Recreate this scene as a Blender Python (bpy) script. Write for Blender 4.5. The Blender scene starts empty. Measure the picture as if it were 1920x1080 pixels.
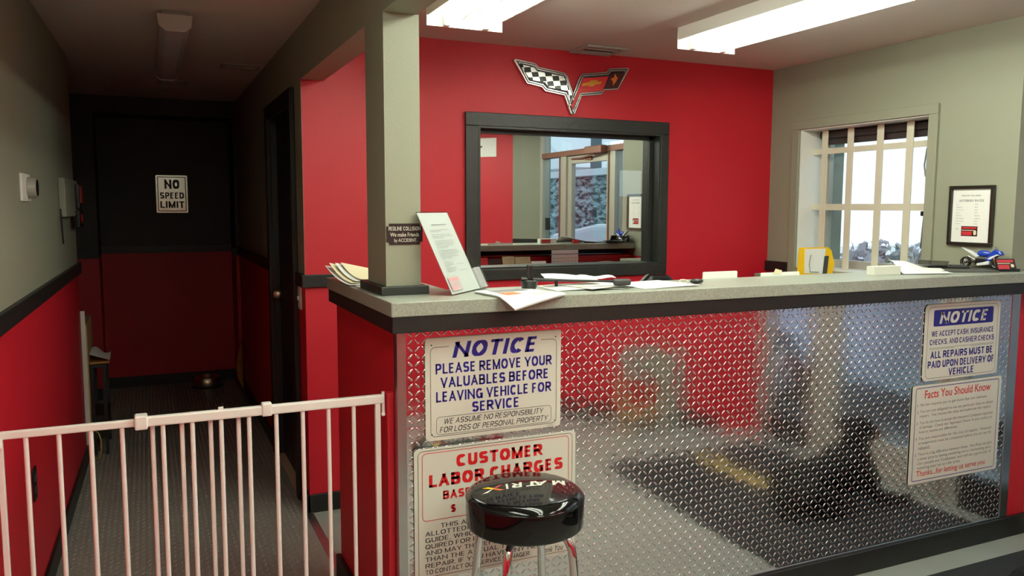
import bpy, bmesh, math, random
from mathutils import Vector, Matrix
random.seed(7)
PI = math.pi
sc = bpy.context.scene
COL = sc.collection

# ------------------------------------------------------------------ camera, world, exposure
cam_d = bpy.data.cameras.new('camera')
cam = bpy.data.objects.new('camera', cam_d); COL.objects.link(cam)
yaw, pitch, roll = 0.4258, -0.0999, 0.0029
fwd = Vector((math.sin(yaw)*math.cos(pitch), math.cos(yaw)*math.cos(pitch), math.sin(pitch)))
rt0 = Vector((math.cos(yaw), -math.sin(yaw), 0)); up0 = rt0.cross(fwd)
rt = rt0*math.cos(roll) + up0*math.sin(roll); up = up0*math.cos(roll) - rt0*math.sin(roll)
cam.matrix_world = Matrix(((rt.x, up.x, -fwd.x, -0.6264), (rt.y, up.y, -fwd.y, -2.2155), (rt.z, up.z, -fwd.z, 1.4823), (0, 0, 0, 1)))
cam_d.sensor_width = 36.0; cam_d.lens = 1505.9/1920*36.0; cam_d.clip_start = 0.02; cam_d.clip_end = 300
sc.camera = cam
sc.view_settings.view_transform = 'Standard'; sc.view_settings.look = 'None'
sc.view_settings.gamma = 1.0; sc.view_settings.use_curve_mapping = False
sc.view_settings.exposure = 0.0
SKY = 1.7
TUBE = 28.5
w = bpy.data.worlds.new('overcast_sky'); sc.world = w; w.use_nodes = True
bg = w.node_tree.nodes['Background']; bg.inputs[0].default_value = (0.83, 0.93, 1.0, 1); bg.inputs[1].default_value = SKY
sc.cycles.max_bounces = 10; sc.cycles.diffuse_bounces = 5; sc.cycles.glossy_bounces = 6; sc.cycles.transparent_max_bounces = 12
sc.cycles.sample_clamp_indirect = 6.0; sc.cycles.caustics_reflective = False; sc.cycles.caustics_refractive = False
sc.cycles.blur_glossy = 0.5; sc.cycles.use_denoising = True

# ------------------------------------------------------------------ materials
def lin(c):
    return tuple((v/255/12.92 if v/255 <= 0.04045 else ((v/255+0.055)/1.055)**2.4) for v in c) + (1.0,)
def mat(name, c, rough=0.6, metal=0.0, var=0.06, vscale=6.0, bump=0.0, bscale=80.0, coat=0.0, spec=0.5, emit=None, estr=0.0, aniso=0.0):
    m = bpy.data.materials.new(name); m.use_nodes = True
    nt = m.node_tree; b = nt.nodes['Principled BSDF']
    col = lin(c)
    tc = nt.nodes.new('ShaderNodeTexCoord'); nz = nt.nodes.new('ShaderNodeTexNoise')
    nz.inputs['Scale'].default_value = vscale; nz.inputs['Detail'].default_value = 4
    nt.links.new(tc.outputs['Object'], nz.inputs['Vector'])
    mx = nt.nodes.new('ShaderNodeMix'); mx.data_type = 'RGBA'
    mx.inputs['A'].default_value = tuple(v*(1-var) for v in col[:3]) + (1,)
    mx.inputs['B'].default_value = tuple(min(1, v*(1+var)) for v in col[:3]) + (1,)
    nt.links.new(nz.outputs['Fac'], mx.inputs['Factor']); nt.links.new(mx.outputs['Result'], b.inputs['Base Color'])
    b.inputs['Roughness'].default_value = rough; b.inputs['Metallic'].default_value = metal
    b.inputs['Specular IOR Level'].default_value = spec
    b.inputs['Coat Weight'].default_value = coat
    if bump:
        n2 = nt.nodes.new('ShaderNodeTexNoise'); n2.inputs['Scale'].default_value = bscale; n2.inputs['Detail'].default_value = 3
        nt.links.new(tc.outputs['Object'], n2.inputs['Vector'])
        bp = nt.nodes.new('ShaderNodeBump'); bp.inputs['Strength'].default_value = bump; bp.inputs['Distance'].default_value = 0.01
        nt.links.new(n2.outputs['Fac'], bp.inputs['Height']); nt.links.new(bp.outputs['Normal'], b.inputs['Normal'])
    if emit:
        b.inputs['Emission Color'].default_value = lin(emit); b.inputs['Emission Strength'].default_value = estr
    return m
def glass_mat(name, tint=(1, 1, 1), refl=0.08):
    m = bpy.data.materials.new(name); m.use_nodes = True; nt = m.node_tree
    nt.nodes.clear(); out = nt.nodes.new('ShaderNodeOutputMaterial')
    t = nt.nodes.new('ShaderNodeBsdfTransparent'); t.inputs[0].default_value = tint + (1,)
    g = nt.nodes.new('ShaderNodeBsdfGlossy'); g.inputs['Roughness'].default_value = 0.01; g.inputs['Color'].default_value = (0.92, 0.97, 0.95, 1)
    mx = nt.nodes.new('ShaderNodeMixShader'); mx.inputs[0].default_value = refl
    nt.links.new(t.outputs[0], mx.inputs[1]); nt.links.new(g.outputs[0], mx.inputs[2]); nt.links.new(mx.outputs[0], out.inputs[0])
    return m
M = {}
def dm(k, *a, **kw): M[k] = mat(k, *a, **kw)
dm('red_paint', (192, 22, 40), 0.5, bump=0.06, bscale=160, var=0.03)
dm('charcoal_paint', (46, 46, 42), 0.55, bump=0.06, bscale=160, var=0.03)
dm('gray_paint', (146, 147, 129), 0.55, bump=0.06, bscale=160, var=0.03)
dm('reflected_red', (192, 22, 40), 0.5, var=0.03)
dm('black_trim', (26, 26, 25), 0.45, bump=0.12, bscale=60, var=0.25)
dm('frame_black', (40, 42, 40), 0.42, bump=0.15, bscale=50, var=0.3, vscale=9)
dm('ceiling_white', (214, 205, 198), 0.8, bump=0.08, bscale=120, var=0.02)
dm('floor_gray', (150, 153, 146), 0.45, bump=0.05, bscale=30, var=0.12, vscale=5)
dm('rubber', (140, 137, 130), 0.33, var=0.15, vscale=4, bump=0.04, bscale=60)
dm('mat_black', (26, 27, 29), 0.75, bump=0.5, bscale=260, var=0.3)
dm('mat_gold', (190, 165, 95), 0.7, bump=0.5, bscale=260, var=0.2)
dm('white_enamel', (244, 238, 234), 0.3, var=0.02)
dm('white_metal', (236, 236, 230), 0.35, var=0.02)
dm('chrome', (225, 226, 228), 0.06, 1.0, var=0.02)
dm('alu', (190, 193, 196), 0.3, 1.0, var=0.05, bump=0.03, bscale=40)
dm('steel', (235, 225, 200), 0.34, 1.0, var=0.05)
dm('sign_white', (226, 226, 214), 0.35, var=0.015)
dm('ink_blue', (34, 30, 130), 0.4, var=0.02)
dm('ink_black', (25, 25, 28), 0.4, var=0.02)
dm('ink_red', (205, 30, 32), 0.4, var=0.02)
dm('ink_gray', (125, 125, 128), 0.5, var=0.02)
dm('paper', (240, 240, 236), 0.7, var=0.02)
dm('paper_cream', (238, 226, 190), 0.7, var=0.03)
dm('vinyl_black', (8, 8, 9), 0.07, coat=0.0, spec=0.42, var=0.1, bump=0.015, bscale=14)
dm('plastic_black', (20, 21, 22), 0.35, var=0.15)
dm('screen_black', (18, 20, 26), 0.08, var=0.05)
dm('plastic_gray', (60, 62, 64), 0.45, var=0.1)
dm('pad_gray', (78, 78, 74), 0.5, var=0.06)
dm('plastic_yellow', (246, 196, 12), 0.4, var=0.03)
dm('card_red', (196, 50, 58), 0.4, var=0.1)
dm('card_dark', (40, 18, 20), 0.4, var=0.2)
dm('card_pale', (176, 158, 160), 0.4, var=0.1)
dm('card_print', (206, 140, 144), 0.4, var=0.1)
dm('moto_blue', (28, 62, 170), 0.2, coat=0.5, var=0.04)
dm('moto_white', (226, 228, 230), 0.25, coat=0.4, var=0.02)
dm('wood_frame', (34, 30, 24), 0.3, var=0.2, coat=0.3)
dm('cream_metal', (222, 216, 196), 0.4, var=0.03)
dm('alu_frame', (188, 186, 174), 0.4, 0.35, var=0.04)
dm('bronze', (140, 98, 82), 0.4, 0.3, var=0.06)
dm('blind_brown', (62, 50, 48), 0.6, var=0.15)
dm('cable_gray', (128, 128, 130), 0.5, var=0.05)
dm('cable_yellow', (190, 170, 80), 0.5, var=0.05)
dm('plywood', (196, 170, 140), 0.7, var=0.15, vscale=14)
dm('dial_gray', (150, 148, 138), 0.35, var=0.04)
dm('manila', (186, 128, 66), 0.6, var=0.08)
dm('foil_gold', (205, 150, 70), 0.35, 0.4, var=0.5, vscale=18)
dm('flag_red', (206, 44, 44), 0.25, coat=0.4, var=0.05)
dm('flag_dark', (74, 20, 22), 0.3, var=0.1)
dm('gold', (205, 140, 50), 0.3, 0.5, var=0.1)
dm('orange', (214, 110, 40), 0.4, var=0.1)
dm('silver', (212, 208, 204), 0.22, 0.85, var=0.05)
dm('dark_chrome', (150, 152, 150), 0.15, 1.0, var=0.15)
dm('fixture_unlit', (210, 205, 205), 0.4, var=0.03)
dm('vent_gray', (170, 164, 158), 0.5, var=0.08)
dm('vent_shade', (30, 28, 27), 0.7, var=0.2)
dm('tube_light', (255, 255, 250), 0.4, emit=(246, 255, 236), estr=TUBE)
dm('asphalt', (206, 209, 212), 0.85, var=0.15, vscale=3, bump=0.3, bscale=30)
dm('cap_stone', (190, 205, 214), 0.8, var=0.1)
dm('roof_snow', (222, 232, 238), 0.8, var=0.06)
dm('siding', (196, 205, 208), 0.8, var=0.05)
dm('pole_wood', (98, 112, 120), 0.9, var=0.2)
dm('hill', (176, 202, 216), 0.95, var=0.3, vscale=2.5)  # pale blue stands for distance haze, put into the hill colour
dm('car_paint', (178, 200, 220), 0.22, 0.2, coat=0.6, var=0.03)
dm('car_glass', (22, 30, 38), 0.05, var=0.05)
dm('rubber_black', (22, 22, 23), 0.8, var=0.2)
dm('leaf_haze', (160, 163, 166), 0.9, var=0.25, vscale=5)  # leaf colour raised to imitate haze and overexposure through the window
dm('brick_salmon', (206, 138, 112), 0.85, var=0.15, vscale=5)
dm('conc_green', (120, 130, 118), 0.85, var=0.3, vscale=7)
dm('dog_black', (13, 13, 13), 0.7, spec=0.2, var=0.3, vscale=30, bump=0.4, bscale=120)
dm('dog_tan', (190, 140, 112), 0.6, var=0.1)
dm('chair_pale', (158, 166, 152), 0.7, var=0.1, bump=0.2, bscale=60)
dm('wood_pale', (190, 160, 112), 0.5, var=0.12)
dm('photo_dark', (60, 48, 44), 0.3, var=0.6, vscale=40)
dm('photo_tan', (190, 172, 140), 0.3, var=0.5, vscale=40)
dm('desk_top', (120, 110, 98), 0.5, var=0.1)
dm('dark_room', (32, 33, 36), 0.9, var=0.1)
dm('dark_door', (22, 21, 20), 0.5, var=0.15)
dm('red_plastic', (170, 36, 40), 0.3, var=0.05)
M['pane'] = glass_mat('clear_pane', (0.90, 0.95, 0.97), 0.07)
M['acrylic'] = glass_mat('acrylic', (0.93, 0.95, 0.95), 0.10)
M['oneway'] = glass_mat('oneway_mirror_glass', (0.42, 0.46, 0.46), 0.76)
# brushed tread plate: bright aluminium with faint waviness
def tread_mat():
    m = mat('tread_aluminium', (222, 224, 228), 0.10, 1.0, var=0.03, vscale=2.0)
    nt = m.node_tree; b = nt.nodes['Principled BSDF']; tc = nt.nodes['Texture Coordinate']
    n = nt.nodes.new('ShaderNodeTexNoise'); n.inputs['Scale'].default_value = 26; n.inputs['Detail'].default_value = 2
    bp = nt.nodes.new('ShaderNodeBump'); bp.inputs['Strength'].default_value = 0.06; bp.inputs['Distance'].default_value = 0.01
    nt.links.new(tc.outputs['Object'], n.inputs['Vector']); nt.links.new(n.outputs['Fac'], bp.inputs['Height']); nt.links.new(bp.outputs['Normal'], b.inputs['Normal'])
    return m
M['tread'] = tread_mat()
# speckled laminate for the counter
def laminate():
    m = mat('stone_laminate', (152, 155, 144), 0.4, var=0.08, vscale=9)
    nt = m.node_tree; b = nt.nodes['Principled BSDF']; tc = nt.nodes['Texture Coordinate']
    n = nt.nodes.new('ShaderNodeTexNoise'); n.inputs['Scale'].default_value = 230; n.inputs['Detail'].default_value = 5; n.inputs['Roughness'].default_value = 0.7
    r = nt.nodes.new('ShaderNodeMapRange'); r.inputs['From Min'].default_value = 0.35; r.inputs['From Max'].default_value = 0.65
    r.inputs['To Min'].default_value = 0.72; r.inputs['To Max'].default_value = 1.22
    nt.links.new(tc.outputs['Object'], n.inputs['Vector']); nt.links.new(n.outputs['Fac'], r.inputs['Value'])
    old = b.inputs['Base Color'].links[0].from_socket
    mx = nt.nodes.new('ShaderNodeMix'); mx.data_type = 'RGBA'; mx.blend_type = 'MULTIPLY'; mx.inputs['Factor'].default_value = 1.0
    nt.links.new(old, mx.inputs['A']); nt.links.new(r.outputs['Result'], mx.inputs['B']); nt.links.new(mx.outputs['Result'], b.inputs['Base Color'])
    return m
M['laminate'] = laminate()
def checker_mat():
    m = mat('checkered_flag', (200, 200, 200), 0.2, 0.9, var=0.3, vscale=14)
    nt = m.node_tree; b = nt.nodes['Principled BSDF']; tc = nt.nodes['Texture Coordinate']
    mp = nt.nodes.new('ShaderNodeMapping'); mp.inputs['Rotation'].default_value = (0, math.radians(10), 0); mp.inputs['Scale'].default_value = (1, 1, 1.5)
    ck = nt.nodes.new('ShaderNodeTexChecker'); ck.inputs['Scale'].default_value = 26
    ck.inputs['Color1'].default_value = lin((222, 222, 218)); ck.inputs['Color2'].default_value = lin((52, 52, 50))
    nt.links.new(tc.outputs['Object'], mp.inputs['Vector']); nt.links.new(mp.outputs['Vector'], ck.inputs['Vector']); nt.links.new(ck.outputs['Color'], b.inputs['Base Color'])
    return m
M['checker'] = checker_mat()
def stone_mat():
    m = mat('rough_stone', (118, 146, 156), 0.9, var=0.5, vscale=16, bump=1.0, bscale=22)
    nt = m.node_tree; b = nt.nodes['Principled BSDF']; tc = nt.nodes['Texture Coordinate']
    n = nt.nodes.new('ShaderNodeTexNoise'); n.inputs['Scale'].default_value = 11; n.inputs['Detail'].default_value = 3
    mp = nt.nodes.new('ShaderNodeMapping'); mp.inputs['Rotation'].default_value = (0.7, 0, 0); mp.inputs['Scale'].default_value = (1, 0.7, 1.5)
    r = nt.nodes.new('ShaderNodeValToRGB'); r.color_ramp.elements[0].position = 0.40; r.color_ramp.elements[1].position = 0.60
    r.color_ramp.elements[0].color = lin((58, 82, 92)); r.color_ramp.elements[1].color = lin((172, 202, 210))  # ramp paints the bright and shaded sides of the stone bumps as colour
    nt.links.new(tc.outputs['Object'], mp.inputs['Vector']); nt.links.new(mp.outputs['Vector'], n.inputs['Vector']); nt.links.new(n.outputs['Fac'], r.inputs['Fac']); nt.links.new(r.outputs['Color'], b.inputs['Base Color'])
    return m
M['stone'] = stone_mat()
def lampshade():
    return mat('lens_plastic', (196, 192, 196), 0.35, var=0.05, bump=0.4, bscale=120)
M['lens'] = lampshade()

# ------------------------------------------------------------------ mesh helpers
class MB:
    def __init__(s): s.v = []; s.f = []; s.m = []; s.sm = []
    def add(s, vs, fs, mi=0, smooth=False):
        o = len(s.v); s.v += [tuple(v) for v in vs]
        for f in fs: s.f.append(tuple(i+o for i in f)); s.m.append(mi); s.sm.append(smooth)
        return s
    def box(s, x0, y0, z0, x1, y1, z1, mi=0):
        vs = [(x0,y0,z0),(x1,y0,z0),(x1,y1,z0),(x0,y1,z0),(x0,y0,z1),(x1,y0,z1),(x1,y1,z1),(x0,y1,z1)]
        return s.add(vs, [(3,2,1,0),(4,5,6,7),(0,1,5,4),(1,2,6,5),(2,3,7,6),(3,0,4,7)], mi)
    def prism(s, poly, z0, z1, mi=0):            # poly in xy, counter-clockwise
        n = len(poly)
        vs = [(x,y,z0) for x,y in poly] + [(x,y,z1) for x,y in poly]
        return s.add(vs, [tuple(range(n-1,-1,-1)), tuple(range(n,2*n))] + [(i,(i+1)%n,n+(i+1)%n,n+i) for i in range(n)], mi)
    def plate(s, poly, y0, y1, mi=0):            # poly in xz, front at y0 (y0<y1)
        a = sum(poly[i][0]*poly[(i+1)%len(poly)][1]-poly[(i+1)%len(poly)][0]*poly[i][1] for i in range(len(poly)))
        if a < 0: poly = poly[::-1]
        n = len(poly); vs = [(x,y0,z) for x,z in poly] + [(x,y1,z) for x,z in poly]
        return s.add(vs, [tuple(range(n)), tuple(range(2*n-1,n-1,-1))] + [((i+1)%n,i,n+i,n+(i+1)%n) for i in range(n)], mi)
    def cyl(s, p0, p1, r0, r1=None, n=20, mi=0, caps=True, smooth=True):
        r1 = r0 if r1 is None else r1
        a, b = Vector(p0), Vector(p1); d = (b-a).normalized()
        u = d.orthogonal().normalized(); v = d.cross(u)
        vs = [a+u*r0*math.cos(t)+v*r0*math.sin(t) for t in [2*PI*i/n for i in range(n)]] + [b+u*r1*math.cos(t)+v*r1*math.sin(t) for t in [2*PI*i/n for i in range(n)]]
        s.add(vs, [(i,(i+1)%n,n+(i+1)%n,n+i) for i in range(n)], mi, smooth)
        if caps: s.add(vs, [tuple(range(n-1,-1,-1)), tuple(range(n,2*n))], mi)
        return s
    def tube(s, pts, r, n=10, mi=0):
        P = [Vector(p) for p in pts]; rs = r if isinstance(r, (list, tuple)) else [r]*len(P)
        vs = []; u = None
        for i, p in enumerate(P):
            d = (P[min(i+1,len(P)-1)]-P[max(i-1,0)]).normalized()
            u = d.orthogonal().normalized() if u is None else (u-d*u.dot(d)).normalized()
            v = d.cross(u)
            vs += [p+u*rs[i]*math.cos(2*PI*k/n)+v*rs[i]*math.sin(2*PI*k/n) for k in range(n)]
        fs = [(i*n+k, i*n+(k+1)%n, (i+1)*n+(k+1)%n, (i+1)*n+k) for i in range(len(P)-1) for k in range(n)]
        s.add(vs, fs, mi, True); L = len(vs)
        s.add(vs[:n]+vs[-n:], [tuple(range(n-1,-1,-1)), tuple(range(n,2*n))], mi)
        return s
    def lathe(s, prof, c=(0,0,0), n=48, mi=0, axis='z', smooth=True):
        vs = []
        for r, h in prof:
            for k in range(n):
                a = 2*PI*k/n
                if axis == 'z': vs.append((c[0]+r*math.cos(a), c[1]+r*math.sin(a), c[2]+h))
                elif axis == 'y': vs.append((c[0]+r*math.cos(a), c[1]+h, c[2]-r*math.sin(a)))
                else: vs.append((c[0]+h, c[1]+r*math.cos(a), c[2]+r*math.sin(a)))
        m = len(prof)
        return s.add(vs, [(i*n+k, i*n+(k+1)%n, (i+1)*n+(k+1)%n, (i+1)*n+k) for i in range(m-1) for k in range(n)], mi, smooth)
    def ball(s, c, r, n=16, mi=0):
        r = r if isinstance(r, (list, tuple)) else (r,r,r); vs = []; h = n//2
        for i in range(h+1):
            for k in range(n):
                a, b = PI*i/h, 2*PI*k/n
                vs.append((c[0]+r[0]*math.sin(a)*math.cos(b), c[1]+r[1]*math.sin(a)*math.sin(b), c[2]-r[2]*math.cos(a)))
        return s.add(vs, [(i*n+k, i*n+(k+1)%n, (i+1)*n+(k+1)%n, (i+1)*n+k) for i in range(h) for k in range(n)], mi, True)
    def shift(s, d, i0=0):
        s.v = s.v[:i0] + [(x+d[0],y+d[1],z+d[2]) for x,y,z in s.v[i0:]]; return s
    def xf(s, mtx, i0=0):
        s.v = s.v[:i0] + [tuple(mtx @ Vector(q)) for q in s.v[i0:]]; return s

def link(name, mb, mats, parent=None, bevel=0.0, world=True, seg=2, center=True):
    if not isinstance(mats, (list, tuple)): mats = [mats]
    org = Vector((0,0,0))
    if parent is not None:
        if world:
            q = parent
            while q is not None: org += q.location; q = q.parent
    elif center and mb.v:
        xs, ys, zs = zip(*mb.v); org = Vector(((min(xs)+max(xs))/2, (min(ys)+max(ys))/2, min(zs)))
    me = bpy.data.meshes.new(name)
    me.from_pydata([(x-org.x, y-org.y, z-org.z) for x,y,z in mb.v], [], mb.f)
    for k in mats: me.materials.append(M[k] if isinstance(k, str) else k)
    me.polygons.foreach_set('material_index', mb.m); me.polygons.foreach_set('use_smooth', mb.sm)
    me.validate(); me.update()
    o = bpy.data.objects.new(name, me); COL.objects.link(o)
    if parent is not None: o.parent = parent
    else: o.location = org
    if bevel:
        bv = o.modifiers.new('bevel', 'BEVEL'); bv.width = bevel; bv.segments = seg; bv.limit_method = 'ANGLE'; bv.angle_limit = math.radians(40)
    return o
def tag(o, label=None, cat=None, group=None, kind=None):
    if label: o['label'] = label
    if cat: o['category'] = cat
    if group: o['group'] = group
    if kind: o['kind'] = kind
    return o
def thing(name, label, cat, loc=(0,0,0), rot=(0,0,0), group=None):
    o = bpy.data.objects.new(name, None); COL.objects.link(o); o.empty_display_size = 0.05
    o.location = loc; o.rotation_euler = rot
    return tag(o, label, cat, group)
def structure(name, mb, mats, parent=None, bevel=0.0, label=None, world=True):
    o = link(name, mb, mats, parent, bevel, world)
    if parent is None: o['kind'] = 'structure'
    if label: o['label'] = label
    return o
def copy_tree(o, parent=None):
    c = o.copy(); COL.objects.link(c)
    if parent is not None: c.parent = parent
    for ch in list(o.children): copy_tree(ch, c)
    return c

# ------------------------------------------------------------------ lettering
# a plain grotesque capital alphabet drawn as strokes: (width, [polylines in a unit box])
def arc(cx, cy, rx, ry, a0, a1, n=14): return [(cx+rx*math.cos(math.radians(a0+(a1-a0)*i/n)), cy+ry*math.sin(math.radians(a0+(a1-a0)*i/n))) for i in range(n+1)]
_bowl = lambda y0, y1, x: [(0,y1),(x,y1)]+arc(x,(y0+y1)/2,1-x,(y1-y0)/2,90,-90,10)[1:]+[(0,y0)]
CAPS = {
 'A': (.74,[[(0,0),(.5,1)],[(.5,1),(1,0)],[(.2,.30),(.8,.30)]]), 'B': (.68,[[(0,0),(0,1)],[(0,1),(.55,1)]+arc(.55,.765,.38,.235,90,-90,10)[1:]+[(0,.53)],[(0,.53),(.6,.53)]+arc(.6,.265,.40,.265,90,-90,10)[1:]+[(0,0)]]),
 'C': (.72,[arc(.5,.5,.5,.5,42,318,22)]), 'D': (.70,[[(0,0),(0,1)],_bowl(0,1,.42)]), 'E': (.60,[[(0,0),(0,1)],[(0,1),(1,1)],[(0,.53),(.9,.53)],[(0,0),(1,0)]]),
 'F': (.56,[[(0,0),(0,1)],[(0,1),(1,1)],[(0,.5),(.85,.5)]]), 'G': (.76,[arc(.5,.5,.5,.5,42,335,22),[(1,0),(1,.45)],[(.58,.45),(1,.45)]]), 'H': (.70,[[(0,0),(0,1)],[(1,0),(1,1)],[(0,.52),(1,.52)]]),
 'I': (.0,[[(.5,0),(.5,1)]]), 'J': (.54,[[(1,1),(1,.3)]+arc(.5,.3,.5,.3,0,-180,12)[1:]]), 'K': (.72,[[(0,0),(0,1)],[(0,.33),(.95,1)],[(.32,.56),(1,0)]]), 'L': (.56,[[(0,1),(0,0)],[(0,0),(1,0)]]),
 'M': (.86,[[(0,0),(0,1)],[(1,0),(1,1)],[(0,1),(.5,0)],[(.5,0),(1,1)]]), 'N': (.80,[[(0,0),(0,1)],[(1,0),(1,1)],[(0,1),(1,0)]]), 'O': (.78,[arc(.5,.5,.5,.5,0,360,28)]), 'P': (.65,[[(0,0),(0,1)],_bowl(.45,1,.5)]),
 'Q': (.78,[arc(.5,.5,.5,.5,0,360,28),[(.6,.25),(1,0)]]), 'R': (.69,[[(0,0),(0,1)],_bowl(.46,1,.5),[(.45,.46),(1,0)]]), 'S': (.67,[arc(.5,.745,.48,.255,22,270,16)+arc(.5,.255,.5,.255,90,-158,16)[1:]]),
 'T': (.64,[[(0,1),(1,1)],[(.5,0),(.5,1)]]), 'U': (.70,[[(0,1),(0,.34)]+arc(.5,.34,.5,.34,180,360,14)[1:]+[(1,1)]]), 'V': (.72,[[(0,1),(.5,0)],[(.5,0),(1,1)]]), 'W': (1.02,[[(0,1),(.25,0)],[(.25,0),(.5,1)],[(.5,1),(.75,0)],[(.75,0),(1,1)]]),
 'X': (.72,[[(0,1),(1,0)],[(0,0),(1,1)]]), 'Y': (.72,[[(0,1),(.5,.42)],[(1,1),(.5,.42)],[(.5,0),(.5,.45)]]), 'Z': (.64,[[(0,1),(1,1)],[(1,1),(0,0)],[(0,0),(1,0)]]),
 '.': (.0,[[(.5,0),(.5,.03)]]), ',': (.05,[[(.7,.05),(.3,-.14)]]), '-': (.26,[[(0,.4),(1,.4)]]), '(': (.16,[arc(1,.5,1,.62,130,230,10)]), ')': (.16,[arc(0,.5,1,.62,50,-50,10)]),
 '$': (.64,[arc(.5,.72,.48,.23,22,270,16)+arc(.5,.26,.5,.23,90,-158,16)[1:],[(.5,-.10),(.5,1.10)]])}
def stroke_text(s, t, shear):
    vs = []; fs = []; x = 0.0
    for ch in s:
        if ch == ' ': x += 0.30; continue
        w, lines = CAPS[ch]; w = max(w, 0.0); th = t; tv = t*0.86
        span = max(w-t, 0.0) if w > 0 else 0.0
        for pl in lines:
            P = [Vector((x+t/2+a*span, tv/2+b*(1-tv))) for a, b in pl]; n = len(P); closed = n > 4 and (P[0]-P[-1]).length < 1e-6
            diag = n == 2 and abs(P[0].x-P[1].x) > 1e-6 and abs(P[0].y-P[1].y) > 1e-6
            L = []
            for i, q in enumerate(P):
                a = P[i-1] if i else (P[-2] if closed else P[0]); b = P[i+1] if i < n-1 else (P[1] if closed else P[-1])
                d = (b-a); d = d.normalized(); nn = Vector((-d.y, d.x)); k = 0.5*(th*abs(d.y)+tv*abs(d.x)) if not diag else th*0.5
                q2 = q
                if not closed and n == 2 or (not closed and n > 2 and ch not in 'CGSJ$()' and i in (0, n-1) and ch in 'UBDPR'):
                    e = 0.5*(tv if abs(d.y) > 0.5 else th)*(1.6 if diag else 1.0)
                    if ch not in ',-$' and not (ch in 'AEFGHYR' and n == 2 and abs(d.y) < 0.3): q2 = q - d*e if i == 0 else q + d*e
                L += [q2+nn*k, q2-nn*k]
            lo, hi = (-0.30, 1.30) if ch in ',$()' else (0.0, 1.0)
            o = len(vs); vs += [(p.x, min(hi, max(lo, p.y))) for p in L]
            fs += [(o+2*i, o+2*i+1, o+2*i+3, o+2*i+2) for i in range(n-1)]
        x += max(w, t) + 0.115 + 0.10*t
    vs = [(a+shear*b, b) for a, b in vs]
    return vs, [f[::-1] for f in fs]
_gc = {}
def norm(vs, fs, caps=None):
    xs = [v[0] for v in vs]; ys = [v[1] for v in vs]
    x0, x1, y0, y1 = min(xs), max(xs), min(ys), max(ys)
    if caps: y0, y1 = caps
    return [((x-x0)/(x1-x0), (y-y0)/(y1-y0)) for x,y in vs], fs, (x1-x0)/(y1-y0)
def glyphs(s, bold=0.0, shear=0.0, spacing=1.0, t=0.0):
    if t:
        k = (s, t, shear)
        if k not in _gc: _gc[k] = norm(*stroke_text(s, t, shear), caps=(0.0, 1.0))
        return _gc[k]
    k = (s, bold, shear, spacing)
    if k in _gc: return _gc[k]
    cu = bpy.data.curves.new('t', 'FONT'); cu.body = s; cu.size = 1.0; cu.offset = bold; cu.shear = shear; cu.space_character = spacing
    cu.resolution_u = 4; cu.fill_mode = 'FRONT'
    o = bpy.data.objects.new('t', cu); COL.objects.link(o)
    dg = bpy.context.evaluated_depsgraph_get(); dg.update()
    me = bpy.data.meshes.new_from_object(o.evaluated_get(dg))
    vs = [(v.co.x, v.co.y) for v in me.vertices]; fs = [tuple(p.vertices) for p in me.polygons]
    bpy.data.objects.remove(o); bpy.data.curves.remove(cu); bpy.data.meshes.remove(me)
    xs = [v[0] for v in vs]; ys = [v[1] for v in vs]
    x0, x1, y0, y1 = min(xs), max(xs), min(ys), max(ys)
    vs = [((x-x0)/(x1-x0), (y-y0)/(y1-y0)) for x,y in vs]
    _gc[k] = (vs, fs, (x1-x0)/(y1-y0)); return _gc[k]
def text(mb, s, u0, u1, v0, v1, y, bold=0.0, shear=0.0, spacing=1.0, mi=0, t=0.0):
    """fit one line of letters into the box u0..u1 x v0..v1 of a sign's own xz plane, facing -y"""
    vs, fs, asp = glyphs(s, min(bold, 0.008), shear, spacing, t)
    if u1 is None: u1 = u0 + asp*(v1-v0)
    mb.add([(u0+(u1-u0)*a, y, v0+(v1-v0)*b) for a,b in vs], fs, mi); return mb
def ctext(mb, s, uc, width, v0, v1, y, **k): return text(mb, s, uc-width/2, uc+width/2, v0, v1, y, **k)
def rrect(x0, z0, x1, z1, r, n=6):
    pts = []
    for cx, cz, a0 in ((x1-r,z0+r,-PI/2),(x1-r,z1-r,0),(x0+r,z1-r,PI/2),(x0+r,z0+r,PI)):
        for i in range(n+1): a = a0+PI/2*i/n; pts.append((cx+r*math.cos(a), cz+r*math.sin(a)))
    return pts
def outline(mb, x0, z0, x1, z1, r, wd, y, gap=None, mi=0):
    a = rrect(x0,z0,x1,z1,r); b = rrect(x0+wd,z0+wd,x1-wd,z1-wd,max(r-wd,0.0005)); n = len(a)
    fs = []
    for i in range(n):
        j = (i+1) % n
        if gap and abs(a[i][1]-z1) < 1e-6 and abs(a[j][1]-z1) < 1e-6 and a[i][0]-a[j][0] > r:
            continue
        fs.append((i,j,n+j,n+i))
    mb.add([(x,y,z) for x,z in a]+[(x,y,z) for x,z in b], fs, mi)
    if gap:
        g0, g1 = gap
        for q0,q1 in ((x0+r,g0),(g1,x1-r)): mb.add([(q0,y,z1-wd),(q1,y,z1-wd),(q1,y,z1),(q0,y,z1)], [(0,1,2,3)], mi)
    return mb
def rect(mb, x0, z0, x1, z1, y, mi=0): return mb.add([(x0,y,z0),(x1,y,z0),(x1,y,z1),(x0,y,z1)], [(0,1,2,3)], mi)
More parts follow.
